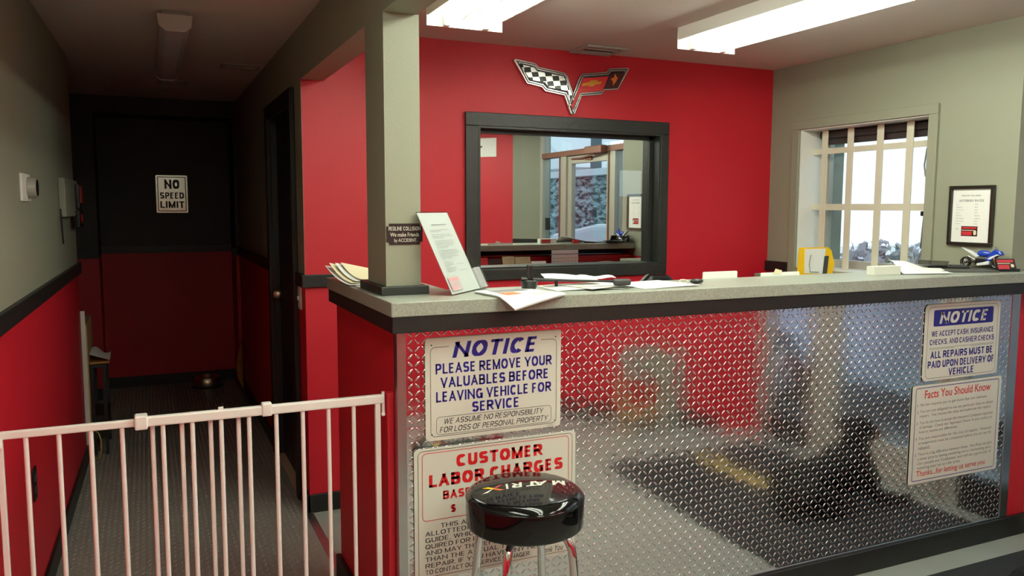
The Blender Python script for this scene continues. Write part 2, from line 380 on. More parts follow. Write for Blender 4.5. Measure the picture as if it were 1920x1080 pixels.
def inset(poly, d):
    a = sum(poly[i][0]*poly[(i+1)%len(poly)][1]-poly[(i+1)%len(poly)][0]*poly[i][1] for i in range(len(poly)))
    if a < 0: poly = poly[::-1]
    n = len(poly); out = []
    for i in range(n):
        p, q, r = Vector(poly[i-1]), Vector(poly[i]), Vector(poly[(i+1)%n])
        e1 = (q-p).normalized(); e2 = (r-q).normalized(); n1 = Vector((-e1.y,e1.x)); n2 = Vector((-e2.y,e2.x))
        b = n1+n2; b = b/max(0.35, b.length_squared)*2 if b.length > 1e-6 else n1
        out.append(tuple(q + b*d))
    return out
def lozenges(mb, x0, x1, z0, z1, pitch, L, W, Hh, place, mi=0):
    nx = int((x1-x0)/pitch); nz = int((z1-z0)/pitch); px = (x1-x0)/nx; pz = (z1-z0)/nz; c = math.sqrt(0.5)
    for j in range(nz):
        for i in range(nx):
            s = 1 if (i+j) % 2 else -1
            cx, cz = x0+(i+0.5)*px, z0+(j+0.5)*pz
            loc = [(-L/2,0,0),(-L*0.22,-W/2,0),(L*0.22,-W/2,0),(L/2,0,0),(L*0.22,W/2,0),(-L*0.22,W/2,0),(-L*0.42,0,Hh*.8),(-L*0.2,-W*.3,Hh*.8),(L*0.2,-W*.3,Hh*.8),(L*0.42,0,Hh*.8),(L*0.2,W*.3,Hh*.8),(-L*0.2,W*.3,Hh*.8),(-L*0.24,0,Hh),(L*0.24,0,Hh)]
            vs = [place(cx+(a*c-b*s*c), cz+(a*s*c+b*c), h) for a,b,h in loc]
            mb.add(vs, [(i,(i+1)%6,6+(i+1)%6,6+i) for i in range(6)]+[(6,7,12),(7,8,13,12),(8,9,13),(9,10,13),(10,11,12,13),(11,6,12)], mi, True)
    return mb
# ------------------------------------------------------------------ the setting
H = 2.309; YB = 1.638; XR = 2.8477; YP = 0.0696; ZC = 1.21; ZS = 2.07; FX = -1.06
def xl(y): return -1.055 + 0.0195*y             # the left wall runs very slightly askew
RAIL0, RAIL1 = 1.102, 1.163
structure('floor', MB().box(-1.9, -3.1, -0.06, 3.11, 5.15, 0.0), 'floor_gray')
structure('ceiling', MB().box(-1.9, -3.1, H, 3.16, 5.15, H+0.08), 'ceiling_white')
# rubber tread floor of the hall
hf = MB().prism([(xl(-2.9)+0.003,-2.9),(0.03,-2.9),(0.03,4.99),(-1.88,4.99),(-1.88,3.0),(xl(3.0)+0.003,3.0)], 0.0005, 0.004)
lozenges(hf, -1.0, 0.0, 0.05, 4.95, 0.024, 0.021, 0.0075, 0.0024, lambda a,b,h: (a,b,0.0038+h))
structure('floor_hall', hf, 'rubber')
structure('trim_1', MB().box(0.02, 0.95, 0.0, 0.055, YB, 0.006), 'alu')

def wall_left():
    mb = MB()
    for z0, z1, mi in ((0,1.12,1),(1.12,H,0)):
        mb.prism([(xl(-3.0)-0.12,-3.0),(xl(-3.0),-3.0),(xl(2.98),2.98),(xl(2.98)-0.12,2.98)], z0, z1, mi)
    structure('wall_left', mb, ['gray_paint','red_paint'])
    q = lambda a, b, e, z0, z1: MB().prism([(xl(a),a),(xl(a)+e,a),(xl(b)+e,b),(xl(b),b)], z0, z1)
    structure('trim_2', q(-3.0, 2.985, 0.02, RAIL0, RAIL1), 'black_trim', bevel=0.003)
    structure('baseboard_left', q(-3.0, 2.985, 0.014, 0, 0.092), 'black_trim', bevel=0.003)
wall_left()
# hall: recess side, end wall in a framed recess, right-hand wall with a dark doorway
mb = MB(); mb.box(-1.9, 2.98, 0, -1.8, 5.1, 1.12, 1); mb.box(-1.9, 2.98, 1.12, -1.8, 5.1, H, 0); mb.box(-1.8, 2.94, 0, xl(2.98)-0.121, 2.98, H, 0)
structure('wall_hall_left', mb, ['gray_paint','red_paint'])
mb = MB(); mb.box(-1.2, 5.0, 0, 0.3, 5.1, 1.12, 1); mb.box(-1.2, 5.0, 1.12, 0.3, 5.1, H, 0)
structure('wall_hall_end', mb, ['charcoal_paint','red_paint'])
mb = MB()
for x0, x1 in ((-1.8,-0.966),(0.02,0.045)):
    mb.box(x0, 4.6, 0, x1, 4.99, 1.10, 1); mb.box(x0, 4.6, 1.10, x1, 4.99, 2.18, 0)
mb.box(-1.8, 4.6, 2.18, 0.045, 4.99, H, 0)
structure('wall_hall_frame', mb, ['charcoal_paint','red_paint'])
mb = MB(); mb.box(-0.966, 4.985, 1.105, 0.02, 5.0, 1.165); mb.box(-1.8, 4.585, 1.09, -0.966, 4.6, 1.15); mb.box(-0.01, 4.585, 1.09, 0.04, 4.6, 1.15)
structure('trim_3', mb, 'black_trim')
mb = MB(); mb.box(-0.966, 4.985, 0, 0.02, 5.0, 0.09); mb.box(-1.8, 4.585, 0, -0.966, 4.6, 0.09)
structure('baseboard_hall_end', mb, 'black_trim')
DY0, DY1, DZ = 1.89, 2.66, 1.985
mb = MB()
mb.box(0.045, YB, 0, 0.0463, YB+0.12, 1.12, 1); mb.box(0.045, YB, 1.12, 0.0463, YB+0.12, H, 0)
for y0, y1 in ((YB+0.12, DY0),(DY1, 4.99)):
    mb.box(0.045, y0, 0, 0.165, y1, 1.12, 1); mb.box(0.045, y0, 1.12, 0.165, y1, H, 0)
mb.box(0.045, DY0, DZ, 0.165, DY1, H, 0)
structure('wall_hall_right', mb, ['gray_paint','red_paint'])
mb = MB(); mb.box(0.028, YB, RAIL0, 0.044, DY0-0.075, RAIL1); mb.box(0.028, DY1+0.075, RAIL0, 0.044, 4.58, RAIL1)
structure('trim_4', mb, 'black_trim')
mb = MB(); mb.box(0.031, YB-0.014, 0, 0.044, DY0-0.075, 0.09); mb.box(0.031, DY1+0.075, 0, 0.044, 4.58, 0.09)
structure('baseboard_hall_right', mb, 'black_trim')
d = MB(); d.box(0.075, DY0+0.014, 0.008, 0.115, DY1-0.014, DZ-0.014)
door = structure('door_2', d, 'dark_door', bevel=0.003, label='dark closed door in the right-hand wall of the unlit hall')
mb = MB(); mb.box(0.02, DY0-0.07, 0, 0.044, DY0, DZ+0.07); mb.box(0.02, DY1, 0, 0.044, DY1+0.07, DZ+0.07); mb.box(0.02, DY0, DZ, 0.044, DY1, DZ+0.07)
structure('door_casing', mb, 'black_trim', door, 0.003)
structure('door_jamb', MB().box(0.046,DY0,0.008,0.165,DY0+0.012,DZ-0.012).box(0.046,DY1-0.012,0.008,0.165,DY1,DZ-0.012).box(0.046,DY0,DZ-0.012,0.165,DY1,DZ), 'black_trim', door)
structure('threshold', MB().box(0.03, DY0+0.003, 0.0, 0.165, DY1-0.003, 0.007), 'plywood', door)
mb = MB().lathe([(0,0),(0.026,0),(0.03,0.02),(0.024,0.05),(0,0.055)], (0,0,0), 20, 0, 'x'); mb.v = [(0.075-x, DY1-0.09+y, 0.98+z) for x,y,z in mb.v]
structure('door_knob', mb, 'steel', door)

# red back wall with the window opening
WX0, WX1, WZ0, WZ1 = 0.925, 2.035, 1.162, 1.895
mb = MB()
mb.box(0.0465, YB, 0, WX0, YB+0.12, H); mb.box(WX1, YB, 0, 3.05, YB+0.12, H); mb.box(WX0, YB, 0, WX1, YB+0.12, WZ0); mb.box(WX0, YB, WZ1, WX1, YB+0.12, H)
structure('wall_back', mb, 'red_paint')
wr = MB()
fo = (0.855, 1.104, 2.089, 1.963)
for b in ((fo[0],WZ1,fo[2],fo[3]),(fo[0],fo[1],fo[2],WZ0),(fo[0],WZ0,WX0,WZ1),(WX1,WZ0,fo[2],WZ1)): wr.box(b[0], YB-0.02, b[1], b[2], YB-0.0005, b[3])
win2 = structure('window_1', wr, 'frame_black', bevel=0.003, label='black framed inside window whose one-way glass mirrors the front room')
mb = MB(); t = 0.010
mb.box(WX0, YB-0.018, WZ1-t, WX1, YB+0.13, WZ1); mb.box(WX0, YB-0.018, WZ0, WX1, YB+0.13, WZ0+t); mb.box(WX0, YB-0.018, WZ0+t, WX0+t, YB+0.13, WZ1-t); mb.box(WX1-t, YB-0.018, WZ0+t, WX1, YB+0.13, WZ1-t)
structure('window_lining', mb, 'frame_black', win2)
mb = MB(); mb.box(WX0+t, YB+0.052, WZ1-t-0.02, WX1-t, YB+0.065, WZ1-t); mb.box(WX1-t-0.02, YB+0.052, WZ0+t, WX1-t, YB+0.065, WZ1-t)
structure('window_stop', mb, 'frame_black', win2)
mb = MB(); mb.box(WX0+t, YB+0.066, WZ0+t, WX1-t, YB+0.072, WZ1-t, 1); mb.m[2] = 0
structure('window_pane', mb, ['oneway','pane'], win2)
# the dark shop behind the one-way glass, with a window of its own
mb = MB(); BX0, BX1, BY = 0.2, 3.72, 3.6
mb.box(BX0-0.1, YB+0.12, 0, BX0, BY, H); mb.box(BX0, YB+0.12, -0.05, BX1, BY, 0); mb.box(BX0, YB+0.12, H, BX1, BY, H+0.05)
sx = ((3.00,3.28),(3.40,3.66))
mb.box(BX0, BY, 0, BX1, BY+0.1, 1.28); mb.box(BX0, BY, 1.80, BX1, BY+0.1, H); mb.box(BX0, BY, 1.28, sx[0][0], BY+0.1, 1.80); mb.box(sx[0][1], BY, 1.28, sx[1][0], BY+0.1, 1.80); mb.box(sx[1][1], BY, 1.28, BX1, BY+0.1, 1.80)
mb.prism([(3.051,YB),(3.10,YB),(3.80,BY+0.1),(3.70,BY+0.1)], 0, H)
structure('wall_shop_behind_glass', mb, 'dark_room')

structure('trim_5', MB().box(0.028, YB-0.018, RAIL0, 0.29, YB, RAIL1), 'black_trim', bevel=0.003)
structure('baseboard_back', MB().box(0.031, YB-0.014, 0, XR, YB, 0.09), 'black_trim', bevel=0.003)

# right wall with the barred window
RY0, RY1, RZ0, RZ1 = 0.546, 1.395, 1.135, 1.935
mb = MB(); X2 = XR+0.25
for y0, y1, z0, z1 in ((0.1004,RY0,0,H),(RY1,YB,0,H),(RY0,RY1,0,RZ0),(RY0,RY1,RZ1,H)):
    if z0 < 1.1:
        mb.box(XR, y0, z0, X2, y1, min(z1,1.11), 1)
        if z1 > 1.11: mb.box(XR, y0, 1.11, X2, y1, z1, 0)
    else: mb.box(XR, y0, z0, X2, y1, z1, 0)
structure('wall_right', mb, ['gray_paint','red_paint'])
mb = MB(); mb.box(XR-0.02, 1.455, RAIL0, XR, YB, RAIL1); mb.box(XR-0.016, 0.31, 0, XR, YB-0.014, 0.09)
structure('trim_6', mb, 'black_trim', bevel=0.003)
mb = MB()
for y0, y1, z0, z1 in ((0.495,1.45,RZ1,1.985),(0.495,RY0,1.09,RZ1),(RY1,1.45,1.09,RZ1),(RY0,RY1,1.09,RZ0)): mb.box(XR-0.016, y0, z0, XR-0.0004, y1, z1)
win = structure('window_2', mb, 'gray_paint', bevel=0.003, label='daylit window in the gray right-hand wall')
mb = MB(); mb.box(XR, RY1-0.006, RZ0, X2, RY1-0.0003, RZ1); mb.box(XR, RY0+0.0003, RZ0, X2, RY0+0.006, RZ1); mb.box(XR, RY0+.006, RZ0+0.0003, X2, RY1-.006, RZ0+0.006); mb.box(XR, RY0+.006, RZ1-0.006, X2, RY1-.006, RZ1-0.0003)
structure('window_reveal', mb, 'white_metal', win)
structure('window_sill', MB().box(2.585, 0.495, 1.080, XR-0.017, 1.45, 1.106), 'gray_paint', win, 0.003)
mb = MB(); xf = 3.03
for y0, y1, z0, z1 in ((RY0+.006,RY1-.006,RZ0+.006,RZ0+.05),(RY0+.006,RY1-.006,RZ1-.05,RZ1-.006),(RY0+.006,RY0+.05,RZ0+.05,RZ1-.05),(RY1-.05,RY1-.006,RZ0+.05,RZ1-.05),(RY0+.05,RY1-.05,1.475,1.50)): mb.box(xf, y0, z0, xf+0.03, y1, z1)
structure('window_frame', mb, 'alu_frame', win)
structure('window_pane', MB().box(xf+0.012, RY0+.05, RZ0+.05, xf+0.016, RY1-.05, RZ1-.05), 'pane', win)

# end of the right wall, entrance bay, storefront
XF = 3.02
mb = MB(); mb.box(2.8735, 0.072, 0, 3.1, 0.1002, 1.11, 1); mb.box(XR, 0.1, 1.11, 3.1, 0.1003, H, 0); mb.box(XF, 0.0725, 1.11, 3.12, 0.0999, H, 0)
structure('wall_entrance_return', mb, ['gray_paint','red_paint'])
mb = MB(); mb.prism([(3.02,-1.70),(2.855,-1.835),(2.785,-1.885),(2.87,-1.99),(3.12,-1.9),(3.12,-1.70)], 0, 1.11, 1); mb.prism([(3.02,-1.70),(2.855,-1.835),(2.785,-1.885),(2.87,-1.99),(3.12,-1.9),(3.12,-1.70)], 1.11, H, 0)
structure('pillar_entrance', mb, ['gray_paint','red_paint'])
mb = MB(); mb.prism([(3.012,-1.692),(2.848,-1.826),(2.78,-1.875),(2.788,-1.888),(2.86,-1.839),(3.022,-1.704)], 1.10, 1.165)
structure('trim_7', mb, 'black_trim')
A0 = Vector((2.785,-1.885)); AD = Vector((-0.697,-0.717)); AN = Vector((-0.717,0.697))
A1 = A0+AD*1.55
mb = MB(); bk = -AN*0.1
mb.prism([tuple(A1),tuple(A1+bk),tuple(A0+bk),tuple(A0)][::-1], 0, H)
structure('wall_front_angled', mb, 'red_paint')
mb = MB(); mb.prism([tuple(A0),tuple(A0+AN*0.014),tuple(A1+AN*0.014),tuple(A1)], 0, 0.10)
structure('baseboard_front_angled', mb, 'black_trim')
mb = MB(); mb.box(-1.25, -3.1, 0, A1.x+0.1, -3.0, 1.11, 1); mb.box(-1.25, -3.1, 1.11, A1.x+0.1, -3.0, H, 0)
structure('wall_front', mb, ['gray_paint','red_paint'])

sf = MB()
Q = lambda v: v-0.12
SY0, SY1 = -1.70, 0.0715
def post(y0, y1, z0=0.0, z1=H, x0=XF-0.02, x1=XF+0.06): sf.box(x0, y0, z0, x1, y1, z1)
post(SY0+0.0005, Q(-1.52), 0.0, H); post(0.02, SY1-0.001, 0.0, H); post(Q(-1.135), Q(-1.03), 0.0, 1.975); post(Q(-0.235), Q(-0.15), 0.0, 1.975)
sf.box(XF-0.018, Q(-1.52), 2.26, XF+0.058, 0.02, H)
store = structure('window_3', sf, 'alu_frame', bevel=0.003, label='aluminium storefront glazing of the entrance beside the counter')
structure('transom_bar', MB().box(XF-0.03, Q(-1.52), 1.965, XF+0.06, 0.02, 2.015), 'bronze', store, 0.003)
structure('jamb_strip', MB().box(XF-0.03, Q(-1.15), 0.02, XF-0.0205, Q(-1.135), 1.96).box(XF-0.03, Q(-0.25), 0.02, XF-0.0205, Q(-0.235), 1.96), 'bronze', store)
structure('kick_panel', MB().box(XF-0.018, Q(-1.52), 0.0, XF+0.058, Q(-1.135), 0.17), 'black_trim', store, 0.003)
structure('kick_panel', MB().box(XF-0.018, Q(-0.15), 0.0, XF+0.058, 0.02, 0.17), 'black_trim', store, 0.003)
structure('transom_pane', MB().box(XF+0.01, Q(-1.52), 2.015, XF+0.016, 0.02, 2.26), 'pane', store)
structure('side_pane', MB().box(XF+0.01, Q(-1.52), 0.17, XF+0.016, Q(-1.135), 1.965), 'pane', store)
structure('side_pane', MB().box(XF+0.01, Q(-0.15), 0.17, XF+0.016, 0.02, 1.965), 'pane', store)
db = MB()
for y0, y1, z0, z1 in ((Q(-1.028),Q(-0.95),0.01,1.96),(Q(-0.315),Q(-0.237),0.01,1.96),(Q(-0.95),Q(-0.315),1.89,1.96),(Q(-0.95),Q(-0.315),0.01,0.20)): db.box(XF, y0, z0, XF+0.045, y1, z1)
dr = structure('door_1', db, 'alu_frame', bevel=0.003, label='glass entrance door with aluminium stiles beside the counter')
structure('door_pane', MB().box(XF+0.018, Q(-0.95), 0.20, XF+0.024, Q(-0.315), 1.89), 'pane', dr)
structure('door_closer', MB().box(XF-0.09, Q(-0.56), 1.955, XF-0.031, Q(-0.27), 2.02), 'bronze', dr, 0.006)
structure('closer_arm', MB().tube([(XF-0.06,Q(-0.42),1.95),(XF-0.03,Q(-0.72),1.93),(XF-0.012,Q(-0.93),1.935)], 0.008).box(XF-0.02,Q(-0.66),1.91,XF-0.002,Q(-0.56),1.94), 'bronze', dr)
structure('push_bar', MB().tube([(XF-0.002,Q(-0.9),1.02),(XF-0.05,Q(-0.9),1.02),(XF-0.05,Q(-0.36),1.02),(XF-0.002,Q(-0.36),1.02)], 0.011), 'alu', dr)
tag(link('sticker', MB().box(XF+0.004, Q(-1.50), 1.26, XF+0.0095, Q(-1.40), 1.38), 'plastic_black'), 'small dark sticker on the sidelight glass beside the entrance door', 'sticker')

# beam along the hall side of the office, column on the counter
structure('beam', MB().box(0.0453, -3.0, ZS, 0.152, YB, H), 'gray_paint', label='gray boxed ceiling beam between hall and office')
pil = structure('pillar', MB().box(0.0453, 0.214, ZC, 0.1587, 0.437, ZS), 'gray_paint', label='square gray column standing on the counter end')
bt = MB(); b0, b1, c0, c1 = 0.0225, 0.1765, 0.186, 0.46
bt.box(b0, c0, ZC+0.0003, b1, 0.2139, ZC+0.027); bt.box(b0, 0.4371, ZC+0.0003, b1, c1, ZC+0.027); bt.box(b0, 0.2139, ZC+0.0003, 0.0452, 0.4371, ZC+0.027); bt.box(0.1588, 0.2139, ZC+0.0003, b1, 0.4371, ZC+0.027)
structure('column_base_trim', bt, 'frame_black', pil, 0.002)

# ------------------------------------------------------------------ outside the storefront and windows
structure('ground_outside', MB().box(3.115, -22, -0.12, 30, 22, -0.06), 'asphalt')
# long rough stone retaining wall with a cap
mb = MB(); ny, nz = 300, 38; y0, y1 = -14.0, 1.2; vs = []; rnd = random.Random(3)
for j in range(nz+1):
    for i in range(ny+1):
        vs.append((5.6 - (rnd.random()**2*0.17 if 0 < j < nz else 0.0), y0+(y1-y0)*i/ny + (rnd.random()-.5)*0.03, -0.06+2.02*j/nz + ((rnd.random()-.5)*0.03 if 0 < j < nz else 0)))
mb.add(vs, [(j*(ny+1)+i, (j+1)*(ny+1)+i, (j+1)*(ny+1)+i+1, j*(ny+1)+i+1) for j in range(nz) for i in range(ny)])
mb.box(5.6, y0, -0.06, 6.0, y1, 1.96)
sw = structure('wall_stone_outside', mb, 'stone', label='rough blue-gray stone retaining wall outside the entrance')
structure('wall_cap', MB().box(5.44, y0, 1.96, 6.05, y1, 2.06), 'cap_stone', sw, 0.01)
mb = MB(); n = 90; rnd = random.Random(5); vs = []
for i in range(n+1):
    yy = -50+64*i/n; hh = 6.6+1.6*math.sin(i*0.35)+0.7*math.sin(i*1.1+1)+0.9*rnd.random()
    vs += [(26,yy,-0.1),(28+rnd.random(),yy,hh*0.5),(30,yy,hh)]
mb.add(vs, [(3*i+k,3*(i+1)+k,3*(i+1)+k+1,3*i+k+1) for i in range(n) for k in range(2)])
tag(link('wooded_hill', mb, 'hill'), 'pale wooded hillside rising beyond the stone wall', 'hillside', kind='structure')
hs = thing('house', 'pale house with a snowy gable roof beyond the stone wall', 'house', (12.0,-17.0,-0.06))
link('house_walls', MB().box(10.0, -20.5, -0.06, 14.0, -13.5, 2.6), 'siding', hs)
link('house_roof', MB().plate([(-20.9,2.55),(-13.1,2.55),(-17.0,4.3)], 9.7, 14.3).xf(Matrix(((0,1,0,0),(1,0,0,0),(0,0,1,0),(0,0,0,1)))), 'roof_snow', hs)
up_ = thing('utility_pole', 'gray wooden utility pole standing behind the stone wall', 'utility pole', (8.0,-9.15,-0.06))
link('pole', MB().cyl((8,-9.15,-0.06),(8,-9.15,6.5),0.13,0.10), 'pole_wood', up_)
link('crossarm', MB().box(7.93,-10.1,5.9,8.07,-8.2,6.02), 'pole_wood', up_)
# parked car between the stone wall and the door
def car():
    c = thing('car', 'pale silver car parked along the stone wall outside the entrance', 'car', (4.55,-0.95,-0.06))
    body = [(-2.2,0.34),(-2.2,0.82),(-2.12,1.14),(-1.9,1.24),(-0.95,1.37),(2.2,1.40),(2.25,0.8),(2.2,0.34)]
    def side(poly, x0, x1):
        m = MB().plate(poly, x0, x1); m.v = [(y, x, z) for x,y,z in m.v]; m.f = [f[::-1] for f in m.f]; return m
    link('car_body', side(body, -0.82, 0.82), 'car_paint', c, 0.07, False, 3)
    cab = [(-0.92,1.35),(-0.25,1.80),(0.3,1.86),(1.8,1.84),(2.15,1.38)]
    link('cabin_glass', side(cab, -0.70, 0.70), 'car_glass', c, 0.03, False)
    link('roof_panel', side([(-0.30,1.80),(0.3,1.865),(1.85,1.84),(1.8,1.88),(0.3,1.905),(-0.26,1.84)], -0.68, 0.68), 'car_paint', c, 0.0, False)
    for yy in (-1.4,1.45):
        for xx in (-0.83,0.66):
            wl = link('wheel', MB().lathe([(0.18,0),(0.30,0),(0.32,0.03),(0.32,0.14),(0.30,0.17),(0.18,0.17)], (xx,yy,0.32), 28, 0, 'x'), 'rubber_black', c, 0, False)
            link('hubcap', MB().lathe([(0,0.0),(0.19,0.01),(0.19,0.16),(0,0.17)], (xx,yy,0.32), 20, 0, 'x'), 'silver', wl, 0, False)
    link('bumper', MB().box(-0.8,-2.2,0.28,0.8,-2.1,0.46), 'plastic_gray', c, 0.03, False)
car()
# view through the barred window: bushes paled for haze, a pale building, a dim return wall
structure('wall_outside_return', MB().box(3.115, 1.42, -0.06, 3.22, 1.60, 2.4), 'conc_green')
def bush(cx, cy, r, h, seed, label):
    rnd = random.Random(seed); mb = MB()
    for i in range(1100):
        a = rnd.random()*2*PI; e = math.acos(1-2*rnd.random()); q = r*(0.45+0.55*rnd.random()**0.5)
        p = Vector((cx+q*math.sin(e)*math.cos(a), cy+q*math.sin(e)*math.sin(a), h*0.5-0.06+h*0.5*(q/r)*math.cos(e)))
        u = Vector((rnd.uniform(-1,1),rnd.uniform(-1,1),rnd.uniform(-1,1))).normalized(); v = u.orthogonal().normalized(); s = 0.05+0.07*rnd.random()
        mb.add([p-u*s, p+v*s*0.5, p+u*s, p-v*s*0.5], [(0,1,2,3)])
    b = thing('bush', label, 'bush', (cx,cy,-0.06), group='bushes outside the barred window')
    link('foliage', mb, 'leaf_haze', b)
    st = MB()
    for i in range(7):
        a = 2*PI*i/7; st.tube([(cx,cy,-0.06),(cx+0.25*r*math.cos(a),cy+0.25*r*math.sin(a),h*0.4),(cx+0.6*r*math.cos(a),cy+0.6*r*math.sin(a),h*0.8)], [0.03,0.02,0.008], 6)
    link('stems', st, 'pole_wood', b)
bush(6.4,5.9,0.5,1.25,1,'bush coloured pale for haze outside the barred window, the left one with thin twigs')
bush(7.4,4.75,0.72,1.15,2,'bush coloured pale for haze outside the barred window, the broad middle one')
bush(6.9,3.25,0.6,1.45,4,'bush coloured pale for haze outside the barred window, the taller right one')
structure('wall_brick_outside', MB().box(2.2, 6.2, -0.06, 5.4, 6.4, 1.62), 'brick_salmon')
# ------------------------------------------------------------------ the counter
rc = thing('reception_counter', 'L-shaped red reception counter faced with bright tread plate', 'counter', (1.45, 0.15, 0))
mb = MB(); mb.prism([(0.036,0.072),(2.8732,0.072),(2.8732,0.0995),(2.845,0.0995),(2.845,0.25),(0.24,0.25),(0.24,0.90),(0.036,0.90)], 0.0, 1.118)
link('counter_body', mb, 'red_paint', rc)
tp = MB(); tp.box(0.062, 0.0675, 0.0965, 2.821, 0.0719, 1.117)
lozenges(tp, 0.064, 2.819, 0.105, 1.115, 0.0222, 0.0240, 0.0062, 0.0017, lambda a,b,h: (a,0.0676-h,b))
link('tread_plate', tp, 'tread', rc)
link('corner_strip', MB().box(0.0335, 0.0640, 0.0965, 0.0615, 0.0718, 1.117).box(0.0335, 0.0719, 0.0965, 0.0358, 0.10, 1.117), 'alu', rc, 0.001)
link('corner_strip', MB().box(2.8215, 0.0640, 0.0965, 2.8735, 0.0718, 1.117), 'alu', rc, 0.001)
link('bottom_strip', MB().box(0.062, 0.0655, 0.0940, 2.8215, 0.0715, 0.1015), 'alu', rc, 0.001)
tr = MB(); tr.prism([(0.004,0.006),(3.018,0.006),(3.018,0.071),(0.036,0.071),(0.036,0.896),(0.004,0.896)], 1.1185, 1.1668)
tr.box(0.012, 0.896, 1.1185, 0.05, 0.905, 1.16).box(0.018, 0.9051, 1.125, 0.06, 0.912, 1.166)
link('top_rail', tr, 'black_trim', rc, 0.003)
br = MB(); br.prism([(0.016,0.054),(3.018,0.054),(3.018,0.0715),(0.0358,0.0715),(0.0358,0.91),(0.016,0.91)], 0.0, 0.0935)
link('base_board', br, 'black_trim', rc, 0.003)
link('back_ledge', MB().box(0.245, 0.2505, 0.985, 2.84, 0.40, 1.003), 'desk_top', rc, 0.002)
ct = MB().prism([(0,0),(3.0195,0),(3.0195,0.0975),(2.8465,0.0975),(2.8465,0.30),(0.277,0.30),(0.277,0.918),(0,0.918)], 1.1671, ZC)
tag(link('countertop', ct, 'laminate', bevel=0.003), 'gray speckled stone-look countertop running along the reception counter', 'countertop')

# ------------------------------------------------------------------ signs on the tread plate
TY = YP-0.0078
def sign(name, label, x0, z0, W, Hh, r=0.012, t=0.003, face='sign_white', y=TY):
    s = thing(name, label, 'sign', (x0, y, z0))
    link('sign_panel', MB().plate(rrect(0,0,W,Hh,r), 0, t), face, s, 0.0006, False)
    return s
E_ = -0.0005
# removal of valuables
W_, H_ = 0.4615, 0.318
s = sign('notice_sign', 'white notice sign asking drivers to remove valuables, upper left on the tread plate', 0.120, 0.772, W_, H_)
mb = MB(); ctext(mb, 'NOTICE', W_*0.50, 0.288, 0.253, 0.302, E_, t=0.21, shear=0.2)
for tx, a, b, wd in (('PLEASE REMOVE YOUR',0.206,0.238,0.396),('VALUABLES BEFORE',0.1625,0.1945,0.366),('LEAVING VEHICLE FOR',0.119,0.151,0.394),('SERVICE',0.0785,0.1105,0.158)): ctext(mb, tx, W_*0.5, wd, a, b, E_, t=0.19)
link('lettering', mb, 'ink_blue', s, 0, False)
mb = MB(); outline(mb, 0.016, 0.012, W_-0.016, H_-0.028, 0.016, 0.0014, E_, gap=(0.076, 0.389)); outline(mb, 0.034, 0.017, W_-0.034, 0.073, 0.012, 0.0012, E_)
ctext(mb, 'WE ASSUME NO RESPONSIBILITY', W_*0.5, 0.340, 0.049, 0.0665, E_, t=0.12, shear=0.22)
ctext(mb, 'FOR LOSS OF PERSONAL PROPERTY', W_*0.5, 0.372, 0.0235, 0.041, E_, t=0.12, shear=0.22)
for px, pz in ((0.02,H_-0.022),(W_-0.02,H_-0.022),(0.02,0.02),(W_-0.02,0.02)): mb.plate(rrect(px-.0022,pz-.0022,px+.0022,pz+.0022,.002), E_, 0)
text(mb, 'N-32 1992', W_-0.048, W_-0.028, 0.0045, 0.0075, E_)
link('fine_lettering', mb, 'ink_black', s, 0, False)
# labour charges
W_, H_ = 0.557, 0.418
s = sign('charges_sign', 'large white customer labor charges sign behind the black stool', 0.082, 0.332, W_, H_)
mb = MB(); outline(mb, 0.025, 0.190, W_-0.025, H_-0.014, 0.014, 0.0018, E_)
ctext(mb, 'CUSTOMER', W_*0.515, 0.300, 0.350, 0.388, E_, t=0.24)
ctext(mb, 'LABOR CHARGES', W_*0.50, 0.462, 0.295, 0.334, E_, t=0.24)
ctext(mb, 'BASED ON A RATE OF', W_*0.50, 0.372, 0.252, 0.279, E_, t=0.23)
text(mb, '$', 0.118, None, 0.2065, 0.232, E_, t=0.2); text(mb, 'PER HOUR', 0.28, 0.44, 0.2065, 0.232, E_, t=0.22)
link('red_lettering', mb, 'ink_red', s, 0, False)
mb = MB(); outline(mb, 0.012, 0.010, W_-0.012, H_-0.006, 0.016, 0.0015, E_)
LL = [('THIS AUTO LABOR RATE (TIME',0.084,0.398),('ALLOTTED) HAS BEEN SET BY A TIME',0.034,0.470),('GUIDE, WHICH STATES THE TIME RE-',0.034,0.470),('QUIRED FOR PERFORMING THE WORK',0.034,0.465),('AND MAY THEREFORE NOT BE LESS',0.034,0.450),('THAN THE ACTUAL TIME OF THE',0.034,0.410),('REPAIR. IF YOU HAVE ANY NEED',0.034,0.418),('TO CONTACT OUR SERVICE MANAGER.',0.034,0.360)]
for i,(tx,u,wd) in enumerate(LL): text(mb, tx, u, u+wd, 0.1625-i*0.0205, 0.177-i*0.0205, E_, t=0.13)
text(mb, 'Thank You', 0.425, 0.515, 0.016, 0.036, E_, shear=0.35); text(mb, 'N-34 1992', W_-0.06, W_-0.035, 0.0035, 0.0065, E_)
link('black_lettering', mb, 'ink_black', s, 0, False)
